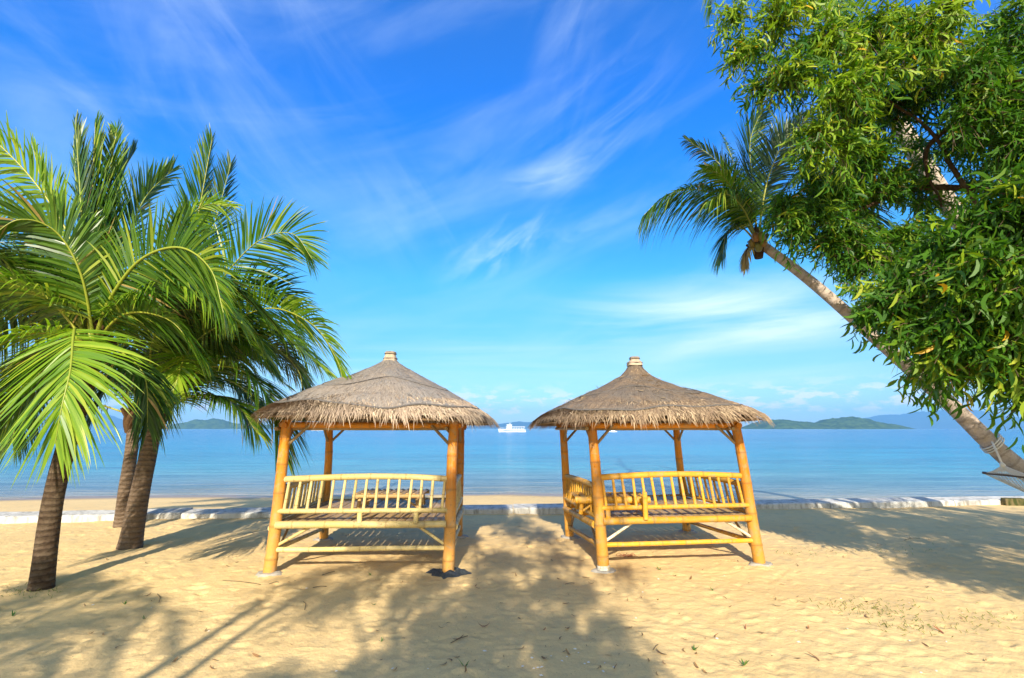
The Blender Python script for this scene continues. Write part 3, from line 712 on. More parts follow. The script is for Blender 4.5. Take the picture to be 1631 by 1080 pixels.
def low_table(loc, L, D, h, mat, label, bar=False):
    x, y, z = loc; root = empty('bamboo_table', (x, y, z)); tag(root, label, 'table', 'low bamboo tables on the gazebo platforms')
    for sx_ in (-1, 1):
        for sy_ in (-1, 1): bamboo((x+sx_*(L/2-.07), y+sy_*(D/2-.05), z), (x+sx_*(L/2-.09), y+sy_*(D/2-.05), z+h-.02), .026, .025, .2).build('leg', mat, root)
        bamboo((x+sx_*(L/2-.06), y-D/2, z+h-.035), (x+sx_*(L/2-.06), y+D/2, z+h-.035), .024, .024, .3).build('side_rail', mat, root)
    for sy_ in (-1, 1): bamboo((x-L/2, y+sy_*(D/2-.02), z+h-.03), (x+L/2, y+sy_*(D/2-.02), z+h-.03), .042 if bar else .026, None, .14 if bar else .25).build('long_rail', mat, root)
    for s_ in (-1, 1): bamboo((x+s_*(L/2-.1), y-D/2+.05, z+.04), (x+s_*(L/2-.26), y-D/2+.05, z+h-.05), .014, .013, .2, sides=8).build('brace', mat, root)
    n = 11
    for i in range(n):
        x0 = x-L/2+L*(i+.08)/n; x1 = x-L/2+L*(i+.9)/n; mb = MB(); e = random.uniform(-.003,.003)
        V = [(x0,y-D/2,z+h-.004),(x0,y+D/2,z+h-.004),((x0+x1)/2,y+D/2,z+h+.012+e),(x1,y+D/2,z+h-.004),(x1,y-D/2,z+h-.004),((x0+x1)/2,y-D/2,z+h+.012+e)]
        mb.add(V, [(0,5,2,1),(5,4,3,2),(0,1,3,4)], bv=np.array([(q[1], q[0], q[2]) for q in V])); mb.add(V, [(0,4,5)], bv=0*np.array(V)); mb.build('slat', M_SLAT if not bar else mat, root, smooth=False)
    return root
low_table((X(624, 6.75, .7), 6.78, .566), .92, .50, .20, M_SLAT, 'low slatted bamboo table on the platform of the left gazebo')
low_table((X(990, 6.25, .7)-.12, 6.42, .566), .92, .46, .20, M_RAIL_R, 'low bamboo table with a thick round front bar inside the right gazebo', True)

# black plastic sheet round the foot of a post
b = BL_['FR']; root = mb = MB(); V = []; n = 40; rows = 6
for j in range(rows):
    for q in range(n):
        a = q/n*2*math.pi; out_ = .075 + j*.017 + (.016*math.sin(q*.47)+.009*math.sin(q*1.1+1))*j/3
        xx = 1.0 + .55*abs(math.cos(a))*j/rows
        V.append((b.x+.01+math.cos(a)*out_*xx, b.y-.01+math.sin(a)*out_*.95, gz(b.x, b.y) + [.045,.075,.055,.06,.025,-.01][j]*(.6+.22*math.sin(q*.62+j*.7))+.005))
mb.add(V, [(j*n+q, j*n+(q+1) % n, (j+1)*n+(q+1) % n, (j+1)*n+q) for j in range(rows-1) for q in range(n)])
tag(mb.build('plastic_sheet', M_PLASTIC), 'crumpled black plastic sheet around the foot of the left gazebo\'s right front post', 'plastic sheet')

# dry leaves and straw curls lying on the right roof
def sickle(L, W, curve, n=5, fold=0.0):
    V = []
    for i in range(n):
        u = i/(n-1); th = curve*(u-.5); x = math.sin(th)*L/max(abs(curve), 1e-3)*1.0 if curve else (u-.5)*L
        y = (math.cos(th)-1)*L/max(abs(curve), 1e-3) if curve else 0
        wd = W*(math.sin(math.pi*min(1, .08+u*.92))**.7)*.5
        nx, ny = math.sin(th), math.cos(th)
        V += [(x-nx*wd, y-ny*wd, 0), (x+nx*wd, y+ny*wd, fold*wd)]
    F = [(2*i, 2*i+1, 2*i+3, 2*i+2) for i in range(n-1)]
    return V, F
def leaf_mesh(name, L, W, curve, mat, rnd=.5, curl=0.0, n=6):
    V, F = sickle(L, W, curve, n); V = [(x, y, z + curl*(x/L)**2*L*1.5) for x, y, z in V]
    mb = MB(); mb.add(V, F, rnd=rnd); me = mb.mesh(name); me.materials.append(mat); return me
M_ROOFLEAF = material('bleached_leaf', lambda t: principled(t, t.mix(t.rnd(), (.50,.38,.20), (.36,.24,.11)), .8))
rl = [leaf_mesh('roof_leaf', .13, .016, c, M_ROOFLEAF, curl=.15) for c in (.8, 1.6, 2.2)]
for k in range(40):
    a = random.uniform(-math.pi, .1) if k < 34 else random.uniform(0, 3); r = random.uniform(.2, 1.15); 
    p = roof_pt(a, r, prof_z(r, PROFR)+.034, 1.77, 6.92, (.016, -.012))
    o = bpy.data.objects.new('dry_leaf', rl[k % 3]); C.objects.link(o); o.location = p
    e = .5; o.rotation_euler = (math.sin(a)*-.45, math.cos(a)*.45, random.uniform(0, 6.28)); s_ = random.uniform(.5, 1.0); o.scale = (s_,)*3
    tag(o, 'pale curled dry leaf lying on the thatch of the right gazebo', 'leaf', 'dry leaves on the right thatch')

# ------------------------------------------------------------------ palms
def frond(parent, pts, mat, L=.62, n=62, W=.028, roll=(0, 0), droop=.35, vee=.15, rmat=None, start=.14, a0=62, a1=22, seed=0, rad=.016, hdir=None, jit=1.0):
    r_ = np.random.default_rng(seed+17); n = int(n*1.75); L = L*1.14; W = min(W, .0235)
    path = catmull(pts, 48); T = np.gradient(path, axis=0); T /= np.linalg.norm(T, axis=1)[:, None]
    if hdir is None: h = path[-1]-path[0]; h[2] = 0
    else: h = np.array(hdir, dtype=float)
    h /= np.linalg.norm(h)+1e-9
    S0 = np.cross([0, 0, 1.0], h)
    tl = np.linspace(0, 1, 48)
    n2 = n*2; side = np.tile([1, -1], n); ts = np.repeat(start + (1-start)*(np.arange(n)+.5)/n, 2) + r_.normal(0, .003, n2); ts = ts.clip(0, 1)
    base = np.stack([np.interp(ts, tl, path[:, k]) for k in range(3)], 1)
    Tt = np.stack([np.interp(ts, tl, T[:, k]) for k in range(3)], 1); Tt /= np.linalg.norm(Tt, axis=1)[:, None]
    S = S0 - Tt*(Tt@S0)[:, None]; S /= np.linalg.norm(S, axis=1)[:, None]+1e-9; N = np.cross(S, Tt)
    N *= np.where(N[:, 2:3].mean() >= 0, 1, -1)
    ro = np.interp(ts, [0, 1], [R(roll[0]), R(roll[1])])[:, None]
    S, N = S*np.cos(ro)+N*np.sin(ro), N*np.cos(ro)-S*np.sin(ro)
    ang = np.radians(a0 + (a1-a0)*((ts-start)/(1-start))**1.1 + r_.normal(0, 3.2*jit, n2))[:, None]
    d = Tt*np.cos(ang) + S*np.sin(ang)*side[:, None] + N*(vee + r_.normal(0, .05*jit, n2))[:, None]
    d /= np.linalg.norm(d, axis=1)[:, None]
    uu = (ts-start)/(1-start); ln = L*np.interp(uu, [0, .12, .35, .7, .92, 1], [.50, .82, 1.0, .85, .52, .34])*r_.uniform(.88, 1.08, n2)
    brk = r_.random(n2) < .035*jit; ln = np.where(brk, ln*r_.uniform(.4, .8, n2), ln)
    dr = droop*r_.uniform(.6, 1.5, n2)*ln
    st = np.array([0, .18, .42, .68, .88, 1.0]); wf = np.array([.45, 1, 1, .72, .36, .04])
    Wd = Tt - d*(np.sum(Tt*d, 1))[:, None]; Wd /= np.linalg.norm(Wd, axis=1)[:, None]+1e-9
    tw = r_.normal(0, .30*jit, n2)[:, None]; Nl = np.cross(d, Wd); Wd = Wd*np.cos(tw)+Nl*np.sin(tw)
    lat = r_.normal(0, .035*jit, (n2, 3))
    V = np.zeros((n2, 6, 2, 3)); 
    for j in range(6):
        c = base + d*(ln*st[j])[:, None] + np.array([0, 0, -1])*(dr*st[j]**2.2)[:, None] + lat*(ln*st[j]**2)[:, None]
        w_ = (W*wf[j]*.5)*(.75+.35*np.minimum(1, ln/L))[:, None]
        V[:, j, 0] = c - Wd*w_; V[:, j, 1] = c + Wd*w_
    idx = np.arange(n2*12).reshape(n2, 6, 2)
    F = np.stack([idx[:, :-1, 0], idx[:, :-1, 1], idx[:, 1:, 1], idx[:, 1:, 0]], -1).reshape(-1, 4)
    rn = np.repeat((r_.random(n2)*.9 + .05*np.sin(ts*9)).clip(0, .96), 12); dead = np.repeat(r_.random(n2) < .008, 12); rn = np.where(dead, 1.0, rn)
    # dry leaf tips on the last ring
    rn = rn.reshape(n2, 6, 2); tip = r_.random(n2) < .22; rn[tip, 5] = 1; rn = rn.ravel()
    mb = MB(); mb.add(V.reshape(-1, 3), F, rnd=rn); fo = mb.build('frond', mat, parent, smooth=False)
    mb = MB(); tube(mb, path, np.interp(tl, [0, .1, 1], [rad*1.5, rad, rad*.2]), 7); mb.build('rachis', rmat or M_RACHIS, fo)
    return fo
def trunk(parent, pts, r0, r1, mat, flare=1.25, ringk=.035, sp=.055, sides=20):
    path = catmull(pts, 170); n = len(path); L = np.sum(np.linalg.norm(np.diff(path, axis=0), axis=1)); al = np.linspace(0, L, n)
    path[:, 0] += .012*vnoise(al+5, al*0, .5, 90); path[:, 1] += .012*vnoise(al+5, al*0+7, .5, 91)
    rad = r0 + (r1-r0)*(al/L)**.8; rad *= 1 + (flare-1)*np.exp(-al/.22)
    saw = (al/sp) % 1.0; rad *= 1 + ringk*(saw-.5) + .03*vnoise(al+3, al*0, .2, 92)
    mb = MB(); tube(mb, path, rad, sides); return mb.build('trunk', mat, parent)
def stubs(parent, c, r, n=9, h=.25):
    for k in range(n):
        a = k*2.4; q = np.array(tuple(c)) + np.array([0, 0, random.uniform(-.22, .02)])
        e = q + np.array([math.cos(a)*(r+.10), math.sin(a)*(r+.10), h*random.uniform(.6, 1.1)])
        mb = MB(); tube(mb, catmull([q, (q+e)/2+np.array([0,0,-.02]), e], 7), np.linspace(.055, .02, 7), 7); mb.build('leaf_base', M_FIBRE, parent)
    mb = MB(); V = catmull([np.array(tuple(c))+[0,0,-.30], np.array(tuple(c)), np.array(tuple(c))+[0,0,.28]], 12)
    tube(mb, V, [r*.9, r*1.05, r*1.2, r*1.3, r*1.35, r*1.35, r*1.3, r*1.1, r*.9, r*.7, r*.5, r*.2], 12); mb.build('fibre_sheath', M_FIBRE, parent)

# palm nearest the left edge
bA = G(66, 938); yA = bA.y
PA = empty('coconut_palm', (bA.x, bA.y, 0)); tag(PA, 'leftmost coconut palm with a dark leaning trunk and dense bright crown', 'palm tree', 'coconut palms left of the gazebos')
cA = P(150, 548, yA+.05)
trunk(PA, [(bA.x, bA.y, -.1), P(84, 800, yA), P(112, 690, yA+.02), P(136, 610, yA+.05), cA], .097, .080, M_BARK_A, 1.2, .02)
stubs(PA, cA, .10)
def FP(lst): return [P(*q) for q in lst]
auto_fronds_late = []
A = [
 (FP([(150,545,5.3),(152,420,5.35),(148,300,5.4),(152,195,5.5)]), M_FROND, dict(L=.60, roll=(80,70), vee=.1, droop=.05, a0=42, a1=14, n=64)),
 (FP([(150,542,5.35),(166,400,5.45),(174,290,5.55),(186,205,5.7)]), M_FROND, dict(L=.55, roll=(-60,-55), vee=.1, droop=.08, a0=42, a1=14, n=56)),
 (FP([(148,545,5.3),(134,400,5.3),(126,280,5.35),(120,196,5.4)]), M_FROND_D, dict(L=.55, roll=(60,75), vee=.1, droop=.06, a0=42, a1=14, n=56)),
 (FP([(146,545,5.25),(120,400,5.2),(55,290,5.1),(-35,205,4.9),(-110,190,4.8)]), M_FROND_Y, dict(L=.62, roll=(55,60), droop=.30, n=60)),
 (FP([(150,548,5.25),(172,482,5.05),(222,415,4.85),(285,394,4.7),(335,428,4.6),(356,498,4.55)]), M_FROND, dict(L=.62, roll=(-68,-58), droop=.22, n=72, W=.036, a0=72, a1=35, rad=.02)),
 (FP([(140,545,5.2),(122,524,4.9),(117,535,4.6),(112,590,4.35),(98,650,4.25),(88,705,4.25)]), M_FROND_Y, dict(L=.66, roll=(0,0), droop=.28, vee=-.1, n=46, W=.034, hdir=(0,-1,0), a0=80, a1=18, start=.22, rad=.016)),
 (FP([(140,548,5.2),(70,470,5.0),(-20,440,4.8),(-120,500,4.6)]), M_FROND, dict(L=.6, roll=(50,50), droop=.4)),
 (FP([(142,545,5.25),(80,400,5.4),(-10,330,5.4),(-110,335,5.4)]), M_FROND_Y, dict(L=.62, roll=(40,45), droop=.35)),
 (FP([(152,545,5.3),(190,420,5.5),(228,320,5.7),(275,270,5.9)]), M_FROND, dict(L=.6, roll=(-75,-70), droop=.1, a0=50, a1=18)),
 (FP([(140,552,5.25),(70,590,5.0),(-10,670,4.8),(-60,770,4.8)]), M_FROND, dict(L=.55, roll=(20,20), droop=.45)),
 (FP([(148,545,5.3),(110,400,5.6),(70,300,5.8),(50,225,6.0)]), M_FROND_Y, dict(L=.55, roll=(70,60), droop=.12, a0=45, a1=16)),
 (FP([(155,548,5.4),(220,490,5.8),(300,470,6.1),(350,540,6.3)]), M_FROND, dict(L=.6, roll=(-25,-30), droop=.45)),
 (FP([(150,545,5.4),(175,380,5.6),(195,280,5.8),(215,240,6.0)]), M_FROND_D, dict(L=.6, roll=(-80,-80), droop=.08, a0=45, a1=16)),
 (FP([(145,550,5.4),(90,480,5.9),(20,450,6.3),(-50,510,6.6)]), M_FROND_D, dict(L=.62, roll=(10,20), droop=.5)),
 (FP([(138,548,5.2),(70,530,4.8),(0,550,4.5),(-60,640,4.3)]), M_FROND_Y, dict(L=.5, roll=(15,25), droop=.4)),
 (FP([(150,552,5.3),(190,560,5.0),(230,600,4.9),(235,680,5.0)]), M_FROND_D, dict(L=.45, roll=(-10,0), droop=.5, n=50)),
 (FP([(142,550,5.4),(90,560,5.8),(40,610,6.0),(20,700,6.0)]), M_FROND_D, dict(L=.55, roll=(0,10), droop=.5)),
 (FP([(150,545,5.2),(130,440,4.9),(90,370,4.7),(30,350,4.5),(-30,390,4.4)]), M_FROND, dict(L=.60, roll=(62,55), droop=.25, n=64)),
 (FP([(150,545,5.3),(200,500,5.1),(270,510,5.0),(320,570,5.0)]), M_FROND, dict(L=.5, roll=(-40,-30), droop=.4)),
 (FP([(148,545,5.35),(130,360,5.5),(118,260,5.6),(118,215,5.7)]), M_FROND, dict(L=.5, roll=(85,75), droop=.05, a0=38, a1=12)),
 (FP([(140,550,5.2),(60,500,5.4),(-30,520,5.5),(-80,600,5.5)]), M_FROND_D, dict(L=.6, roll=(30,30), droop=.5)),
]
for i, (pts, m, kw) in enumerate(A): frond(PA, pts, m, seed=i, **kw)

auto_fronds_late.append((PA, cA, [(0,70,1),(30,50,1),(-30,55,1),(-60,60,1),(60,60,.95),(95,45,.85),(-95,50,1),(-130,65,.8),(-150,40,.7),(15,82,1),(-50,25,1),(-75,78,1.05)], [M_FROND, M_FROND_D, M_FROND_Y], .60, 300, 2.25))
# taller of the two palms behind
bB = G(206, 873); PB = empty('coconut_palm', (bB.x, bB.y, 0)); tag(PB, 'coconut palm with a thick grey-brown leaning trunk between the dark palm and the left gazebo', 'palm tree', 'coconut palms left of the gazebos')
cB = P(250, 650, bB.y+.1)
trunk(PB, [(bB.x, bB.y, -.1), P(222, 790, bB.y), P(238, 715, bB.y+.05), cB], .130, .098, M_BARK_B, 1.3, .022)
stubs(PB, cB, .12)
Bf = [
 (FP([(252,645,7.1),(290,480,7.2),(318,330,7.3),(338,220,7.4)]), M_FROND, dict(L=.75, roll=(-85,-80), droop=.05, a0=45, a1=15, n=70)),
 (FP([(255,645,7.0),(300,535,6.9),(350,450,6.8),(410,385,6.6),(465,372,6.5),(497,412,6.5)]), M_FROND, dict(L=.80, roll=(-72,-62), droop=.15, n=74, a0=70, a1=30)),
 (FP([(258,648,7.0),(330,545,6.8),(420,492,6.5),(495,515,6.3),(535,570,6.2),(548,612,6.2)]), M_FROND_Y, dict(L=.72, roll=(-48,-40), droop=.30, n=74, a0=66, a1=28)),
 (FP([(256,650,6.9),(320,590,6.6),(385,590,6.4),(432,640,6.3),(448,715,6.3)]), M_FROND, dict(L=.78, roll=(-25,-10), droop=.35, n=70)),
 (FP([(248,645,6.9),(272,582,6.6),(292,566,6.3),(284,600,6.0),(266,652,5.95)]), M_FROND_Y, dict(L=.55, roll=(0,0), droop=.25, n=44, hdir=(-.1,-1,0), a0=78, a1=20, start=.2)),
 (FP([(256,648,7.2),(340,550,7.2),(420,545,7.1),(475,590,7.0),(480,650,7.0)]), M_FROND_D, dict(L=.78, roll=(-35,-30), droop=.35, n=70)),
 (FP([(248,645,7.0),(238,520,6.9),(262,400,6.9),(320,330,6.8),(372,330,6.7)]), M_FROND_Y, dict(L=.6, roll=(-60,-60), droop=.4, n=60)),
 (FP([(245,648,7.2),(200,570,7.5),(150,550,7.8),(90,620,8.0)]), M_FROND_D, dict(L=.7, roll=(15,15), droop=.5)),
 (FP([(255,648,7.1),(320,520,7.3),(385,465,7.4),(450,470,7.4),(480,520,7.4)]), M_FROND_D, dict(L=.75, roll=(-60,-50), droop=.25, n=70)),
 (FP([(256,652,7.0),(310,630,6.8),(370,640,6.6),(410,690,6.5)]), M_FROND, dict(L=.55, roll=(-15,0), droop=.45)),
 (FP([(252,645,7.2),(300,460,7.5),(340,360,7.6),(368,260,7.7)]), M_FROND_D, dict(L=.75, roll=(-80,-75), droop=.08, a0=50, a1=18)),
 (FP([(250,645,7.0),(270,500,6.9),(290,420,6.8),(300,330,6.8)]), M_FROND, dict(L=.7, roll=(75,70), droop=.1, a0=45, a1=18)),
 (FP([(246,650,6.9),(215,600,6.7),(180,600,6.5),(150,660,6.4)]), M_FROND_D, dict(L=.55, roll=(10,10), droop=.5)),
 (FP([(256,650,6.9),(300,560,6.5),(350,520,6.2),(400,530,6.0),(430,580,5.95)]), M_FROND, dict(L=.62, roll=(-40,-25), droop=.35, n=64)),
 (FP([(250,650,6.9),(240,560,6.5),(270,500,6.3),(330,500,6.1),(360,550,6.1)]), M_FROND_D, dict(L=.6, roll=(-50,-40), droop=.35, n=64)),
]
for i, (pts, m, kw) in enumerate(Bf): frond(PB, pts, m, seed=40+i, **kw)
# slimmer palm just behind it
bC = G(194, 840); PC = empty('coconut_palm', (bC.x, bC.y, 0)); tag(PC, 'slimmer mottled coconut palm standing closest to the sea wall behind the grey-trunked palm', 'palm tree', 'coconut palms left of the gazebos')
cC = P(214, 662, bC.y+.1)
trunk(PC, [(bC.x, bC.y, -.1), P(200, 780, bC.y), P(209, 720, bC.y+.05), cC], .108, .088, M_BARK_B, 1.2, .03)
stubs(PC, cC, .11)
def auto_fronds(parent, c, specs, mat, L, seed0, length):
    for i, (az_, rise, ln) in enumerate(specs):
        a = R(az_); h = np.array([math.sin(a), math.cos(a), 0]); c0 = np.array(tuple(c)); l = length*ln
        pts = [c0, c0+h*l*.28*math.cos(R(rise))+[0,0,l*.34*math.sin(R(rise))], c0+h*l*.62*math.cos(R(rise*.6))+[0,0,l*.5*math.sin(R(rise))], c0+h*l*.9*math.cos(R(rise*.4))+[0,0,l*(.5*math.sin(R(rise))-.22)]]
        frond(parent, pts, mat[i % len(mat)], L=L, roll=(random.uniform(-25,25), random.uniform(-25,25)), droop=random.uniform(.3,.5), n=54, seed=seed0+i)
for a_ in auto_fronds_late: auto_fronds(*a_)
auto_fronds(PB, cB, [(0,70,1),(30,55,1),(90,55,1),(-30,60,1),(45,80,1.05),(110,70,.85)], [M_FROND, M_FROND_D, M_FROND_Y], .68, 340, 2.9)
auto_fronds(PC, cC, [(-90,55,1),(-60,30,1),(-20,62,1),(20,40,1),(60,60,1),(95,25,.95),(130,55,.8),(-130,50,.8),(-110,15,.9),(170,70,.8),(0,80,1),(-75,75,1),(75,78,1)], [M_FROND_D, M_FROND, M_FROND_D], .6, 80, 2.9)

# palm leaning over the water from the right
PD = empty('coconut_palm', P(1760, 850, 6.9)); PD.location.z = 0
tag(PD, 'tall coconut palm leaning far left over the beach with a bare pale trunk', 'palm tree', 'leaning palms on the right')
cD = P(1206, 384, 7.6)
pb = PD.location
trunk(PD, [(pb.x+.25, pb.y, -.1), P(1700, 800, 6.7), P(1608, 733, 6.75), P(1520, 650, 6.95), P(1405, 548, 7.2), P(1300, 455, 7.4), P(1238, 408, 7.5), cD], .140, .072, M_BARK_C, 1.3, .012, .09)
stubs(PD, cD, .07, 6, .10)
Df = [
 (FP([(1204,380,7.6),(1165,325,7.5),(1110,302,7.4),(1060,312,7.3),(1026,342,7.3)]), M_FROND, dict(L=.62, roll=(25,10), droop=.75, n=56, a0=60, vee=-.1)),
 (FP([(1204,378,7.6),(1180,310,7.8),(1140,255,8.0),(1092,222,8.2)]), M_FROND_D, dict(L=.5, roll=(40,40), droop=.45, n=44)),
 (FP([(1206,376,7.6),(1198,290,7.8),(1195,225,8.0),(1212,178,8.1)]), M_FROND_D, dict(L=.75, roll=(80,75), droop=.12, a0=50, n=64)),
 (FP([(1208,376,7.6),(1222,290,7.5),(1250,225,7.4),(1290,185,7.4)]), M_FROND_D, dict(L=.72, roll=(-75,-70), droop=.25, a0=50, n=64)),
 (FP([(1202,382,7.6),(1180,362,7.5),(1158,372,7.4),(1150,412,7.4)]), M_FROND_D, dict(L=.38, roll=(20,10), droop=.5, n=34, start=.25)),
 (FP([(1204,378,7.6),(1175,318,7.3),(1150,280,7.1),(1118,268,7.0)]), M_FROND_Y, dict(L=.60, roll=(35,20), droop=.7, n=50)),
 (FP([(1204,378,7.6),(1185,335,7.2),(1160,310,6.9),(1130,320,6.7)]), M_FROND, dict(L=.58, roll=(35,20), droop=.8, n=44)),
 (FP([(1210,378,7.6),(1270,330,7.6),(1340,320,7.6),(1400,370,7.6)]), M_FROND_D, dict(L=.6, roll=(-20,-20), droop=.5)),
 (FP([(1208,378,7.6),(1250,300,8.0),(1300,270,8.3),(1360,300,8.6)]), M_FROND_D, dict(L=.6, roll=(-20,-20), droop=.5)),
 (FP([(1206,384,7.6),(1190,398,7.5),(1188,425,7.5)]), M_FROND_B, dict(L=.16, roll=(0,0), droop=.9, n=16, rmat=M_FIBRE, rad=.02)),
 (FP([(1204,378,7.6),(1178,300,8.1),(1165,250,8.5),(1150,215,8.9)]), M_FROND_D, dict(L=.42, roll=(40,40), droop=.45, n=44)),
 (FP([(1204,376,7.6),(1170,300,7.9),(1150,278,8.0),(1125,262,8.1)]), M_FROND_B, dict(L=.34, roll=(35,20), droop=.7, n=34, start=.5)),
]
for i, (pts, m, kw) in enumerate(Df): frond(PD, pts, m, seed=120+i, **kw)
for k, (px, py) in enumerate([(1198,386),(1208,392),(1216,384),(1204,376),(1213,375)]):
    c = P(px, py+2, 7.45-.04*k); mb = MB(); V = []; ns, nr = 12, 9
    for j in range(nr):
        v = j/(nr-1)*math.pi
        for q in range(ns):
            a = q/ns*2*math.pi; rr = .062*math.sin(v)*(1+.06*math.cos(3*a)); V.append((c.x+rr*math.cos(a), c.y+rr*math.sin(a), c.z+.08*math.cos(v)*(1 if v > 1.5 else 1.12)))
    mb.add(V, [(j*ns+q, j*ns+(q+1) % ns, (j+1)*ns+(q+1) % ns, (j+1)*ns+q) for j in range(nr-1) for q in range(ns)]); mb.build('coconut', M_COCO, PD)

# second leaning palm, mostly hidden behind the leaves
PE = empty('coconut_palm', (9.6, 8.0, 0)); tag(PE, 'coconut palm whose whitish trunk shows through gaps in the wattle leaves, top right', 'palm tree', 'leaning palms on the right')
cE = P(1262, -70, 7.2)
trunk(PE, [(9.6, 8.0, -.1), (8.6, 7.9, 1.8), P(1590, 440, 7.7), P(1505, 318, 7.5), P(1430, 195, 7.4), P(1340, 50, 7.3), cE], .17, .12, M_BARK_C, 1.3, .03, .09)
stubs(PE, cE, .12, 7)
for i, (pts, m, kw) in enumerate([
 (FP([(1262,-75,7.2),(1200,-120,7.0),(1150,-80,6.9),(1134,-10,6.9),(1132,20,6.9)]), M_FROND, dict(L=.42, roll=(5,0), droop=.6, n=50)),
 (FP([(1262,-75,7.2),(1230,-140,7.6),(1160,-190,8.0),(1080,-170,8.3)]), M_FROND, dict(L=.55, roll=(30,30), droop=.5)),
 (FP([(1264,-75,7.2),(1320,-150,7.4),(1400,-150,7.5),(1450,-60,7.5)]), M_FROND_D, dict(L=.6, roll=(-30,-20), droop=.5)),
 (FP([(1262,-75,7.2),(1260,-180,7.5),(1270,-280,7.8),(1290,-350,8.0)]), M_FROND, dict(L=.6, roll=(-70,-70), droop=.1)),
 (FP([(1262,-75,7.2),(1290,-50,6.6),(1330,-10,6.2),(1340,60,6.1)]), M_FROND, dict(L=.5, roll=(0,0), droop=.5))]): frond(PE, pts, m, seed=150+i, **kw)

# palm behind the camera whose fronds shade the sand, lower left
PF = empty('coconut_palm', (-5.9, -4.6, 0)); tag(PF, 'coconut palm beside the viewer, known from its frond shadows lower left', 'palm tree')
cF = Vector((-5.2, -4.3, 3.5)); trunk(PF, [(-5.9, -4.6, -.1), (-5.65, -4.5, 1.6), (-5.35, -4.35, 2.6), cF], .15, .11, M_BARK_B, 1.3, .04)
stubs(PF, cF, .11)
auto_fronds(PF, cF, [(0,50,1),(35,35,1.05),(65,50,1),(95,30,1.05),(130,50,1),(-35,40,1),(-70,50,1),(-120,40,1),(170,45,1),(50,15,1),(15,70,.9),(80,72,.9)], [M_FROND, M_FROND_Y], .6, 200, 3.1)

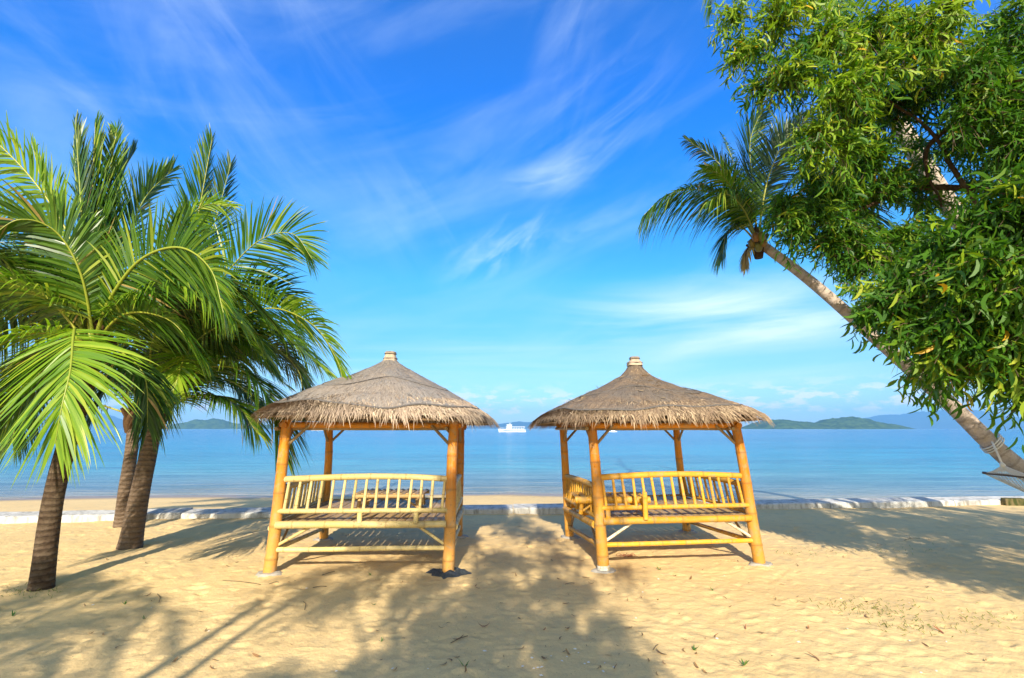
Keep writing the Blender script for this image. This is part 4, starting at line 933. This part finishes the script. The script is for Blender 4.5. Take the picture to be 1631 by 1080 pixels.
# ------------------------------------------------------------------ wattle trees with sickle leaves
def rot_frames(d, nrm):
    d = d/np.linalg.norm(d, axis=1)[:, None]; nrm = nrm - d*np.sum(nrm*d, 1)[:, None]; nrm /= np.linalg.norm(nrm, axis=1)[:, None]+1e-9
    return d, np.cross(nrm, d), nrm
def leaf_template(curve, n=5):
    V, F = sickle(1.0, .155, curve, n, .25); V = np.array(V); V[:, 0] += .5; V[:, 2] *= .6
    return V, np.array(F)
TPL = [leaf_template(c) for c in (.75, 1.25, 1.8)]
def foliage(parent, lobes, seed, n_single=0, dens=1.0):
    """lobes: (centre, radii, twigs, leaf length, tone) -> leaf mesh, twig mesh, and the largest leaves as objects"""
    r_ = np.random.default_rng(seed); LP, LD, LN, LL, LR, LM = [], [], [], [], [], []; tw = MB()
    for (c, rad, nt, ll, tone) in lobes:
        nt = int(nt*dens)
        c = np.array(tuple(c)); rad = np.array(rad, dtype=float)*np.ones(3)
        dirs = r_.normal(size=(nt, 3)); dirs /= np.linalg.norm(dirs, axis=1)[:, None]
        rr = r_.random(nt)**.45*(.8+.35*r_.random(nt)); tip = c + dirs*rad*rr[:, None]
        # sub clumping
        cl = r_.normal(size=(max(4, nt//14), 3)); cl /= np.linalg.norm(cl, axis=1)[:, None]; cpos = c + cl*rad*(r_.random(len(cl))**.4)[:, None]
        pick = r_.integers(0, len(cl), nt); tip = tip*.45 + cpos[pick]*.55 + r_.normal(0, .05, (nt, 3))*rad.mean()*2
        ctone = r_.normal(0, .13, len(cl))
        for k in range(nt):
            o = tip[k]-c; o /= np.linalg.norm(o)+1e-6; hd = o + np.array([0, 0, .1]) + r_.normal(0, .3, 3); hd /= np.linalg.norm(hd)
            L = r_.uniform(.28, .50)*ll/.15; m = int(r_.integers(9, 15)); s_ = np.linspace(.12, 1, m)
            pth = tip[k][None] + hd[None]*(L*(s_-.5))[:, None] + np.array([0, 0, -1])[None]*(L*.38*s_**2)[:, None]
            if k % 2 == 0: tube(tw, pth[::3], .0035, 3, cap=False)
            Tn = np.gradient(pth, axis=0); Tn /= np.linalg.norm(Tn, axis=1)[:, None]
            sd = np.cross(Tn, r_.normal(size=3)); sd /= np.linalg.norm(sd, axis=1)[:, None]+1e-9
            alt = np.where(np.arange(m) % 2, 1, -1)[:, None]
            d = Tn*.55 + sd*alt*.75 + np.array([0, 0, -.55]) + r_.normal(0, .28, (m, 3))
            LP.append(pth); LD.append(d); LN.append(r_.normal(size=(m, 3)) + np.array([0, -.5, .6])); LL.append(ll*r_.uniform(.55, 1.2, m))
            LR.append(np.clip(r_.random(m)*.55 + .20 + ctone[pick[k]] + r_.normal(0, .08), 0, .95)); LM.append(np.full(m, int(r_.random() < (.62 if tone else .10))))
    LP = np.concatenate(LP); LD = np.concatenate(LD); LN = np.concatenate(LN); LL = np.concatenate(LL); LR = np.concatenate(LR); LM = np.concatenate(LM)
    LR = np.where(r_.random(len(LR)) < .007, 1.0, LR)
    D, S, N = rot_frames(LD, LN); tpl = r_.integers(0, 3, len(LP))
    single = np.zeros(len(LP), bool)
    if n_single:
        rel = LP - np.array([0, 0, CAM_H]); ct, st = math.cos(PITCH), math.sin(PITCH)
        zc = rel[:, 1]*ct + rel[:, 2]*st; yc = -rel[:, 1]*st + rel[:, 2]*ct
        ok = (zc > 1) & (np.abs(rel[:, 0]/zc) < 815/FPX*.99) & (np.abs(yc/zc) < 540/FPX*.99)
        size = np.where(ok, LL/np.maximum(zc, .1), 0); single[np.argsort(-size)[:n_single]] = True
    cnt = 0
    for mat_i, mat in ((0, M_PHYL), (1, M_PHYL_Y)):
        mb = MB()
        for ti, (TV, TF) in enumerate(TPL):
            s = (tpl == ti) & (LM == mat_i) & ~single
            if not s.any(): continue
            k = int(s.sum()); v = LP[s][:, None] + LL[s][:, None, None]*(TV[None, :, 0:1]*D[s][:, None] + TV[None, :, 1:2]*S[s][:, None] + TV[None, :, 2:3]*N[s][:, None])
            f = (TF[None] + (np.arange(k)*len(TV))[:, None, None]).reshape(-1, 4)
            mb.add(v.reshape(-1, 3), f, rnd=np.repeat(LR[s], len(TV))); cnt += k
        if mb.n: tag(mb.build('foliage', mat, parent, smooth=False), kind='stuff')
    if n_single:
        mesh = {}
        off = root_loc(parent)
        for i in np.where(single)[0]:
            key = (int(tpl[i]), int(LM[i]), int(LR[i]*6))
            if key not in mesh:
                mb = MB(); mb.add(TPL[key[0]][0], TPL[key[0]][1], rnd=float(LR[i])); me = mb.mesh('leaf'); me.materials.append((M_PHYL, M_PHYL_Y)[key[1]]); mesh[key] = me
            o = bpy.data.objects.new('leaf', mesh[key]); C.objects.link(o); o.parent = parent
            M4 = Matrix(((D[i][0], S[i][0], N[i][0], 0), (D[i][1], S[i][1], N[i][1], 0), (D[i][2], S[i][2], N[i][2], 0), (0, 0, 0, 1))) @ Matrix.Scale(float(LL[i]), 4)
            M4.translation = Vector(tuple(LP[i])) - off; o.matrix_local = M4
    tag(tw.build('twigs', M_TWIG, parent), kind='stuff')
    return cnt
def limb(parent, pts, r0, r1, name='branch', mat=None):
    path = catmull(pts, 26); u = np.linspace(0, 1, 26)
    path += np.stack([.05*vnoise(u*6+k*9, u*0, 1, 300+k) for k in range(3)], 1)*np.sin(math.pi*u)[:, None]*2
    mb = MB(); tube(mb, path, r0+(r1-r0)*u, 9); return mb.build(name, mat or M_BARK_T, parent)

TW = empty('wattle_tree', (7.6, 3.6, 0)); tag(TW, 'large wattle tree with drooping sickle-shaped leaves overhanging the right of the beach', 'tree')
limb(TW, [(7.6, 3.6, -.1), (7.5, 3.7, 1.6), (7.1, 4.0, 3.2), (6.6, 4.4, 4.6)], .24, .15, 'trunk')
lob = []
def LB(px, py, y, r, nt, ll=.15, tone=0): lob.append((P(px, py, y), r, nt, ll, tone))
# upper crown, bright new growth
for q in [(1172,20,5.3,.26,16),(1195,75,5.3,.28,24),(1240,30,5.2,.38,44),(1250,110,5.2,.36,42),(1310,60,5.1,.42,60),(1330,140,5.1,.42,56),(1390,30,5.0,.45,64),(1410,110,5.0,.42,50),(1470,50,4.9,.45,60),(1290,-60,5.2,.6,50),(1420,-80,5.0,.7,60),(1310,215,5.2,.30,34),(1345,235,5.2,.24,22),(1520,20,4.8,.4,36)]: LB(*q, tone=1)
for q in [(1210,145,5.5,.20,10),(1330,200,5.8,.26,24),(1340,190,5.9,.4,50),(1400,170,6.0,.45,50),(1370,265,5.8,.35,38),(1480,130,5.6,.5,56),(1550,90,5.4,.6,66),(1610,60,5.2,.6,60),(1560,180,5.4,.55,56),(1620,180,5.2,.6,56),(1590,260,5.3,.5,50),(1690,120,5.0,.8,60),(1500,250,6.2,.32,22),(1460,230,6.6,.22,8),
          (1275,310,6.2,.26,24),(1235,345,6.1,.25,26),(1290,340,6.1,.40,50),(1260,385,6.0,.26,24),(1330,385,6.0,.40,46),(1300,410,6.0,.22,16),(1370,330,6.2,.42,44),(1400,400,6.0,.40,44),(1345,420,5.9,.22,16),(1440,340,6.2,.35,30),(1390,440,5.8,.24,20),(1330,300,6.5,.35,28),(1550,320,6.2,.3,20),(1410,290,6.6,.35,24),(1480,400,6.0,.35,28)]: LB(q[0]+(22 if q[1] > 240 else 5), q[1]-(26 if q[1] > 240 else 5), *q[2:])
for q in [(1530,190,5.2,.35,26),(1590,150,5.0,.4,34),(1615,230,5.0,.4,30),(1560,110,5.0,.35,26),(1335,385,6.0,.26,16),(1385,420,5.9,.26,18),(1375,470,5.7,.18,9),(1310,360,6.0,.3,18),(1240,330,6.1,.2,12),(1425,455,5.4,.24,14),(1265,360,6.0,.22,12)]: LB(q[0], q[1]-12, *q[2:])
# nearer lower right mass with larger leaves
for q in [(1540,380,4.4,.36,46),(1600,360,4.2,.42,50),(1470,430,4.6,.34,44),(1530,460,4.3,.36,48),(1600,450,4.1,.42,52),(1430,480,4.7,.30,36),(1480,510,4.5,.32,40),(1550,540,4.3,.38,46),(1615,550,4.1,.42,48),(1430,545,4.7,.22,22),(1465,560,4.6,.22,20),(1520,575,4.4,.22,20),(1590,590,4.2,.24,20),(1630,620,4.1,.20,14),(1490,600,4.6,.15,9),(1610,650,4.2,.12,4),(1660,470,3.9,.6,56),(1700,340,3.9,.7,56),(1700,540,3.9,.35,26),(1400,505,4.8,.2,16)]: LB(q[0]+24, q[1]-26, *q[2:], ll=.185)
for q in [(1560,420,5.4,.5,44),(1500,550,5.2,.4,34),(1600,520,5.0,.6,50),(1480,470,5.6,.4,34),(1640,400,5.0,.7,56)]: LB(*q, ll=.15)
# crown out of frame, whose shade lies over the right sand
for (x, y, z, r, nt) in [(5.3,.6,2.9,.8,56),(6.4,.3,3.1,1.0,70),(7.6,.2,3.0,1.0,60),(5.1,-.9,3.4,.75,46),(6.3,-1.2,3.6,1.0,60),(5.2,1.8,3.0,.8,50),(6.4,2.0,3.4,1.0,66),(7.7,2.0,3.6,1.1,66),(6.6,3.4,3.2,1.0,60),(7.8,3.6,3.8,1.1,56),(5.6,-2.2,3.3,.7,36),(6.8,-2.6,3.6,.9,46),(8.8,1.0,3.6,1.1,56),(5.6,2.9,2.3,.5,26),(8.9,3.0,3.8,1.1,50),(4.9,2.3,3.9,.75,44),(5.6,1.3,4.3,.9,50),(4.7,1.2,4.2,.6,34),(4.9,.4,4.6,.6,30),(6.2,1.0,4.6,.9,40),(4.75,-.4,3.6,.5,24)]: lob.append(((x, y, z), r, nt, .17, 0))
nleaf = foliage(TW, lob, 11, 300, 2.4)
for pts, r0, r1 in [
    ([(6.6,4.4,4.6), (5.9,4.8,5.4), P(1450,120,5.9), P(1290,80,5.5)], .045, .012),
    ([(7.1,4.0,3.2), (6.2,4.8,3.9), P(1480,300,6.0), P(1330,350,6.3), P(1235,340,6.2)], .07, .012),
    ([(7.1,4.0,3.3), (5.8,4.3,3.6), P(1600,420,4.4), P(1500,450,4.5), P(1440,500,4.7)], .07, .012),
    ([(7.4,3.8,2.2), (6.0,4.1,2.6), P(1620,560,4.2), P(1520,590,4.4)], .06, .012),
    ([(6.6,4.4,4.6), (6.2,4.6,5.2), P(1600,120,5.9), P(1540,30,5.5)], .04, .012),
    ([(6.6,4.4,4.6), (5.8,5.2,5.0), P(1500,200,5.9), P(1420,190,5.9)], .035, .01),
    ([(7.1,4.0,3.2), (7.0,2.2,3.6), (6.6,.3,3.4), (6.4,-1.5,3.5)], .12, .03),
    ([(7.0,2.2,3.6), (6.0,1.4,3.2), (5.2,.8,3.0)], .06, .02),
    ([(5.9,4.8,5.4), P(1480,230,5.8), P(1500,330,5.9)], .05, .012),
    ([P(1560,330,5.6), P(1480,210,5.7), P(1400,150,5.6)], .035, .012)]: limb(TW, pts, r0, r1)

# tree beside and behind the camera: its canopy dapples the sand between the gazebos
TB = empty('shade_tree', (-.7, -7.2, 0)); tag(TB, 'leafy tree behind the viewer that dapples the sand between the gazebos', 'tree')
SL = []
def shade(gx, gy, z, r, nt):
    k = z/-SD.z; SL.append(((gx - SD.x*k, gy - SD.y*k, z), r, nt, .20, 0))
for (px, py, z, r, nt) in [(560,1075,4.6,.42,40),(680,1060,4.6,.45,60),(800,1070,4.6,.45,64),(920,1060,4.7,.42,56),(760,1000,4.9,.42,60),(880,990,5.0,.40,54),(960,985,4.8,.22,22),(680,985,4.8,.26,20),(780,940,5.1,.40,46),(860,930,5.2,.36,40),(930,940,5.2,.25,18),
    (640,945,4.9,.24,20),(560,945,4.9,.26,26),(500,940,4.9,.16,12),(620,905,4.9,.24,18),(700,920,5.0,.26,24),(800,890,5.3,.42,44),(880,890,5.4,.30,26),(760,855,5.5,.42,26),(860,850,5.6,.44,34),(940,850,5.6,.40,16),(820,825,5.8,.6,44),(700,880,5.2,.30,28),(990,905,5.2,.14,8),(450,1070,4.5,.26,16),(980,1050,4.6,.24,20)]:
    g = G(px, py); shade(g.x, g.y, z, r, nt)
foliage(TB, SL, 23, 0)
limb(TB, [(-.7,-7.2,-.1), (-.72,-7.0,2.0), (-.7,-6.3,3.6), (-.6,-5.4,4.6)], .22, .12, 'trunk')
for (c, r, nt, ll, tn) in SL[::2]: limb(TB, [(-.7,-6.3,3.6), (-.6*.5+c[0]*.5, -5.6*.5+c[1]*.5, 3.6*.4+c[2]*.6), tuple(c)], .05, .012)
# twin-stemmed sapling, shadow streaks lower left
TS = empty('slender_sapling', (-2.45, 1.0, 0)); 
bpy.data.objects.remove(TS)
TS = empty('slender_tree', (-2.65, -3.2, 0)); tag(TS, 'slender twin-stemmed tree behind the viewer casting two thin shadows', 'tree')
limb(TS, [(-2.65,-3.2,-.1), (-2.72,-3.2,2.0), (-2.75,-3.18,4.6)], .075, .035, 'stem'); limb(TS, [(-2.62,-3.2,-.1), (-2.52,-3.2,2.0), (-2.50,-3.1,4.9)], .06, .028, 'stem')
foliage(TS, [((-2.7,-3.2,4.9), .35, 14, .16, 0), ((-2.4,-3.1,5.2), .35, 12, .16, 0)], 31, 0)

# ------------------------------------------------------------------ hammock on the leaning trunk
HM = empty('hammock', P(1597, 742, 6.55)); tag(HM, 'white rope hammock with a dark spreader bar tied to the leaning palm trunk', 'hammock')
knot = P(1597, 741, 6.55); tie = P(1580, 704, 6.70); eL = P(1566, 753, 6.95); eR = P(1668, 763, 6.05)
mb = MB(); tube(mb, catmull([tie, P(1586, 716, 6.6), knot], 12), .012, 7); 
for k in range(3):      # wraps round the trunk
    c = P(1583-3*k, 709-3*k, 6.80); ax = Vector((-.72, .2, .66)).normalized(); a1 = ax.orthogonal().normalized(); a2 = ax.cross(a1)
    tube(mb, [tuple(c + (a1*math.cos(a)+a2*math.sin(a))*.142) for a in np.linspace(0, 2*math.pi, 25)], .010, 6, cap=False)
mb.build('hanging_rope', M_ROPE, HM)
mb = MB(); tube(mb, catmull([knot+Vector((-.02,0,.03)), knot, knot+Vector((.015,0,-.03))], 6), [.012,.026,.03,.03,.026,.012], 9); mb.build('knot', M_ROPE, HM)
mb = MB()
for k in range(22):
    u = k/21; e = eL.lerp(eR, u)+Vector((0, 0, -.012)); tube(mb, catmull([knot, knot.lerp(e, .5)+Vector((0,0,-.02)), e], 5), .0062, 4, cap=False)
mb.build('cord_fan', M_ROPE, HM)
mb = MB(); tube(mb, [tuple(eL), tuple(eR)], .018, 10); mb.build('spreader_bar', M_BARW, HM)
d2 = Vector((1.9, -2.0, 0)); 
def hp(u, v):
    s = eL.lerp(eR, u); e = s + d2; p = s.lerp(e, v); p.z += -.62*math.sin(math.pi*v)*(1-.12*math.cos(2*math.pi*u)) - .10*math.sin(math.pi*u)*math.sin(math.pi*v)**.5; return p
mb = MB(); NU, NV = 16, 44
for s_ in (1, -1):
    for k in range(-NV, NU*3):
        pts = []
        for i in range(25):
            v = i/24; u = (k + s_*v*NV*.9 + (NV if s_ < 0 else 0)*.9)/NU
            if 0 <= u <= 1: pts.append(tuple(hp(u, v)))
        if len(pts) > 2: tube(mb, pts, .0055, 3, cap=False)
for u in (0, 1): tube(mb, [tuple(hp(u, i/24)) for i in range(25)], .008, 5)
tag(mb.build('net_bed', M_ROPE, HM), kind='stuff')
mb = MB(); e2L, e2R = eL+d2, eR+d2; tube(mb, [tuple(e2L), tuple(e2R)], .018, 10); mb.build('spreader_bar', M_BARW, HM)
k2 = (e2L+e2R)/2+Vector((.35,-.4,.3)); mb = MB()
for k in range(22): tube(mb, [tuple(k2), tuple(e2L.lerp(e2R, k/21))], .0042, 4, cap=False)
mb.build('cord_fan', M_ROPE, HM)
mb = MB(); tube(mb, [tuple(k2), tuple(k2+Vector((.9,-1.0,.35)))], .012, 6); mb.build('hanging_rope', M_ROPE, HM)

# timber block against the wall
g = G(1614, 806); mb = MB(); n = 5; V = []
for i in range(n):
    u = i/(n-1); x = g.x-.20+.42*u
    V += [(x, g.y-.06+.01*math.sin(i*2), -.05), (x+.01, g.y-.05, .155+.006*math.sin(i*3)), (x+.01, g.y+.05, .16), (x, g.y+.06, -.05)]
mb.add(V, [(4*i+k, 4*i+4+k, 4*i+4+(k+1) % 4, 4*i+(k+1) % 4) for i in range(n-1) for k in range(4)]); mb.add(V[:4], [(0,1,2,3)]); mb.add(V[-4:], [(3,2,1,0)])
tag(mb.build('timber_block', M_BLOCK, smooth=False), 'short mossy timber block standing against the sea wall under the hammock', 'timber block')

# ------------------------------------------------------------------ boats
def boat(px, py, y, L, label, cabin=True):
    c = P(px, py, y); c.z = SEA_Z; root = empty('boat', c); tag(root, label, 'boat')
    mb = MB(); V = []; n = 15; H = L*.085
    for i in range(n):
        u = i/(n-1); x = c.x + (u-.5)*L; bw = L*.11*math.sin(math.pi*min(1, .12+.88*u**.55 if u < .5 else .12+.88*(u**.55))*.93)**.6 if 0 < i < n-1 else L*.01
        bw = L*.11*(1-(1-u)**6 if u < .5 else 1)*(min(1, (u/.22))**.6) + L*.004
        sh = H*(1+.55*(1-u)**3 + .12*u**3); rake = -L*.035*(1-u)**4
        V += [(x+rake*-.5, c.y-bw*.6, SEA_Z-.3), (x+rake, c.y-bw, SEA_Z+sh), (x+rake, c.y+bw, SEA_Z+sh), (x+rake*-.5, c.y+bw*.6, SEA_Z-.3)]
    mb.add(V, [(4*i+k, 4*i+4+k, 4*i+4+(k+1) % 4, 4*i+(k+1) % 4) for i in range(n-1) for k in range(4)]); mb.add(V[:4], [(0,1,2,3)]); mb.add(V[-4:], [(3,2,1,0)])
    hull = mb.build('hull', M_WHITE, root, smooth=False)
    mb = MB(); box(mb, (c.x-L*.44, c.y-L*.114, SEA_Z+H*.75), (c.x+L*.5, c.y-L*.110, SEA_Z+H*.92)); mb.build('hull_stripe', M_BLUEP, hull, smooth=False)
    if cabin:
        z0 = SEA_Z+H*.95
        mb = MB(); box(mb, (c.x-L*.22, c.y-L*.07, z0), (c.x+L*.42, c.y+L*.07, z0+L*.035)); mb.build('lower_cabin', M_WHITE, root, smooth=False)
        mb = MB(); box(mb, (c.x-L*.24, c.y-L*.085, z0+L*.10), (c.x+L*.47, c.y+L*.085, z0+L*.113)); mb.build('canopy', M_WHITE, root, smooth=False)
        for i in range(8):
            x = c.x-L*.20+i*L*.09; mb = MB(); box(mb, (x-L*.005, c.y-L*.078, z0), (x+L*.005, c.y-L*.068, z0+L*.10)); mb.build('stanchion', M_WHITE, root, smooth=False)
        for i in range(5):
            x = c.x-L*.14+i*L*.10; mb = MB(); box(mb, (x, c.y-L*.0705, z0+L*.008), (x+L*.06, c.y-L*.0702, z0+L*.028)); mb.build('window', M_GLASS, root, smooth=False)
        mb = MB(); box(mb, (c.x-L*.20, c.y-L*.06, z0+L*.0355), (c.x-L*.02, c.y+L*.06, z0+L*.18)); wh = mb.build('wheelhouse', M_WHITE, root, smooth=False)
        for i in range(3):
            x = c.x-L*.185+i*L*.055; mb = MB(); box(mb, (x, c.y-L*.062, z0+L*.12), (x+L*.04, c.y-L*.0605, z0+L*.15)); mb.build('window', M_GLASS, wh, smooth=False)
        mb = MB(); box(mb, (c.x-L*.22, c.y-L*.07, z0+L*.18), (c.x, c.y+L*.07, z0+L*.19)); mb.build('wheelhouse_roof', M_WHITE, root, smooth=False)
        mb = MB(); tube(mb, [(c.x-L*.09, c.y, z0+L*.19), (c.x-L*.09, c.y, z0+L*.27)], L*.005, 6); tube(mb, [(c.x-L*.12, c.y, z0+L*.23), (c.x-L*.06, c.y, z0+L*.23)], L*.004, 6); mb.build('mast', M_WHITE, root)
        mb = MB()
        tube(mb, [(c.x-L*.5, c.y, SEA_Z+H*2.1), (c.x-L*.35, c.y-L*.08, SEA_Z+H*1.8), (c.x-L*.2, c.y-L*.1, SEA_Z+H*1.6)], L*.003, 5); mb.build('rail', M_WHITE, root)
    else:
        mb = MB(); box(mb, (c.x-L*.1, c.y-L*.07, SEA_Z+H*.9), (c.x+L*.3, c.y+L*.07, SEA_Z+H*2.2)); mb.build('cabin', M_WHITE, root, smooth=False)
boat(816, 689, 300, 16.5, 'white passenger boat with open canopied deck, anchored between the two gazebos')
boat(506, 686, 520, 14, 'small white boat far out, seen under the roof of the left gazebo', False)
boat(975, 690, 300, 6, 'tiny low boat on the sea seen through the right gazebo', False)

# ------------------------------------------------------------------ litter on the sand
dl = [leaf_mesh('dry_leaf', L_, W_2, c_, M_DEAD, curl=cu) for L_, W_2, c_, cu in ((.11,.022,1.1,.3),(.13,.018,1.9,.15),(.09,.026,.6,.5),(.12,.015,1.5,.6))]
def place(g):
    d = 'near the wall' if g.y > 8 else 'level with the posts' if g.y > 5.6 else 'before the posts' if g.y > 4.3 else 'nearest the viewer'
    s_ = 'sand by the palms' if g.x < -2.9 else 'sand at the left gazebo' if g.x < -.9 else 'path between the gazebos' if g.x < 1 else 'sand at the right gazebo' if g.x < 3.2 else 'sand right of both gazebos'
    return f'{s_}, {d}'
def put(o, x, y, dz=.006): o.location = (x, y, gz(x, y)+dz)
spots = [(1052,1040),(707,1060),(868,1050),(757,936),(822,917),(817,912),(1100,920),(935,918),(880,892),(730,1018),(903,1000),(770,1000),(1238,968),(1300,1050),(1110,1062),(1500,1010),(1380,960),(185,1035),(144,1010),(232,950),(640,930),(1160,860),(1325,880),(1400,868),(1450,855),(1380,985),(905,1040),(940,1018),(1075,915),(1000,1000)]
for k in range(210):
    if k < len(spots): g = G(*spots[k])
    else:
        px = random.gauss(900, 260) if k % 2 else random.uniform(60, 1600); py = 830 + 245*random.random()**.9
        g = G(px, py)
        if g.y > float(wall_y(g.x))-.15: continue
    o = bpy.data.objects.new('dry_leaf', dl[k % 4]); C.objects.link(o); put(o, g.x, g.y, .008)
    o.rotation_euler = (random.uniform(-.3,.3), random.uniform(-.3,.3), random.uniform(0, 6.28)); s_ = random.uniform(.25, .65) if k > len(spots) else random.uniform(.6, .95); o.scale = (s_,)*3
    kind_ = ('curved brown dry leaf', 'thin curled dry leaf', 'broad curled dry leaf', 'long narrow dry leaf')[k % 4]
    tag(o, f'{kind_} on the {place(g)}', 'leaf', 'dry leaves scattered on the sand')
def sprout_mesh(i):
    mb = MB(); r_ = random.Random(i)
    for k in range(7):
        a = r_.uniform(0, 6.28); L = r_.uniform(.025, .06); V, F = sickle(L, .014, .3, 4)
        V = np.array(V); V[:, 0] += L/2+.004; V[:, 2] = V[:, 0]*r_.uniform(.3, 1.3); c, s = math.cos(a), math.sin(a)
        V = np.stack([V[:, 0]*c-V[:, 1]*s, V[:, 0]*s+V[:, 1]*c, V[:, 2]], 1); mb.add(V, F, rnd=r_.random()*.9)
    me = mb.mesh('sprout'); me.materials.append(M_SPROUT); return me
sm = [sprout_mesh(i) for i in range(4)]
sp = [(740,1062),(607,1022),(595,964),(199,960),(230,985),(20,980),(1185,1060),(1105,1035),(1135,942),(590,918),(1050,905)]
for k, (px, py) in enumerate(sp):
    g = G(px, py); o = bpy.data.objects.new('green_sprout', sm[k % 4]); C.objects.link(o); put(o, g.x, g.y, -.002); o.rotation_euler = (0,0,random.uniform(0,6)); s_ = random.uniform(.4,.75); o.scale = (s_,)*3
    tag(o, f'tiny green sprout growing out of the {place(g)}', 'sprout', 'sprouts on the sand')
# thin grass at the shade edge, right, and at the foot of the left palm
mb = MB(); gr_ = random.Random(3); GD = .5
for (px, py, sx_, sy_, n) in [(1400,975,70,14,260),(1460,1000,60,12,200),(1330,965,30,6,60),(1280,880,40,6,60),(40,945,35,8,110),(85,940,15,4,40),(1560,990,50,20,160),(1400,880,80,10,90)]:
    for k in range(int(n*GD)):
        g = G(px+gr_.gauss(0, sx_*.6), py+gr_.gauss(0, sy_*.6))
        a = gr_.uniform(0, 6.28); h = gr_.uniform(.01, .035); w_ = .0025; z = gz(g.x, g.y)-.003; c, s = math.cos(a), math.sin(a); ln = gr_.uniform(.01, .04)
        mb.add([(g.x-s*w_, g.y+c*w_, z), (g.x+s*w_, g.y-c*w_, z), (g.x+c*ln*.5, g.y+s*ln*.5, z+h*.8), (g.x+c*ln, g.y+s*ln, z+h)], [(0,1,2),(0,2,3)], rnd=gr_.random()*.95)
M_GRASS = material('thin_grass', m_leaf((.12,.17,.03), (.22,.23,.05), (.35,.28,.09), .3))
tag(mb.build('grass', M_GRASS, smooth=False), 'sparse yellow-green grass tufts at the edge of the shade', 'grass', kind='stuff')
# twigs
for k, (x0, y0, x1, y1) in enumerate([(354,928,415,933),(428,934,444,931),(498,938,520,937),(718,1024,745,1014),(513,919,533,912),(900,930,915,928),(1150,820,1180,822),(250,947,253,960),(483,962,485,972),(1440,858,1465,856),(1040,1035,1048,1026)]):
    a, b_ = G(x0, y0), G(x1, y1); m_ = (a+b_)/2+Vector((.01, .015, 0)); mb = MB()
    tube(mb, catmull([(a.x,a.y,gz(a.x,a.y)+.006),(m_.x,m_.y,gz(m_.x,m_.y)+.012),(b_.x,b_.y,gz(b_.x,b_.y)+.006)], 8), .003, 5)
    tag(mb.build('fallen_twig', M_TWIG), f'thin brown fallen twig on the {place(a)}', 'twig', 'twigs lying on the sand')
# shell fragments
mbs = []
for i in range(3):
    mb = MB(); V = []; n = 8; r2 = random.Random(i)
    for q in range(n): a = q/n*6.283; rr = .012*r2.uniform(.6,1.2); V.append((rr*math.cos(a), rr*.7*math.sin(a), 0))
    V.append((0,0,.006)); mb.add(V, [(q, (q+1) % n, n) for q in range(n)]); me = mb.mesh('shell'); me.materials.append(M_SHELL); mbs.append(me)
for k in range(50):
    g = G(random.uniform(100, 1550) if k > 14 else random.uniform(780, 980), 860+215*random.random() if k > 14 else random.uniform(1030, 1075))
    o = bpy.data.objects.new('shell_fragment', mbs[k % 3]); C.objects.link(o); put(o, g.x, g.y, .003); o.rotation_euler = (0,0,random.uniform(0,6)); s_ = random.uniform(.5,1.3); o.scale = (s_,)*3
    tag(o, f'white shell fragment on the {place(g)}', 'shell', 'shell fragments on the sand')
# reddish withered twig under the right gazebo
root = MB(); g = G(1000, 886)
for k in range(26):
    a = random.uniform(0, 6.28); L = random.uniform(.03, .13); z = gz(g.x, g.y)+.012; x = g.x+random.uniform(-.07,.07); y = g.y+random.uniform(-.03,.03)
    tube(root, [(x, y, z), (x+math.cos(a)*L*.5, y+math.sin(a)*L*.4, z+random.uniform(.005,.03)), (x+math.cos(a)*L, y+math.sin(a)*L*.6, z)], .0025, 4)
M_REDT = material('withered_red_twig', lambda t: principled(t, (.28,.09,.045), .8))
tag(root.build('withered_sprig', M_REDT), 'reddish withered sprig lying under the front of the right gazebo', 'sprig')
print('leaves', nleaf, 'objects', len(bpy.data.objects))
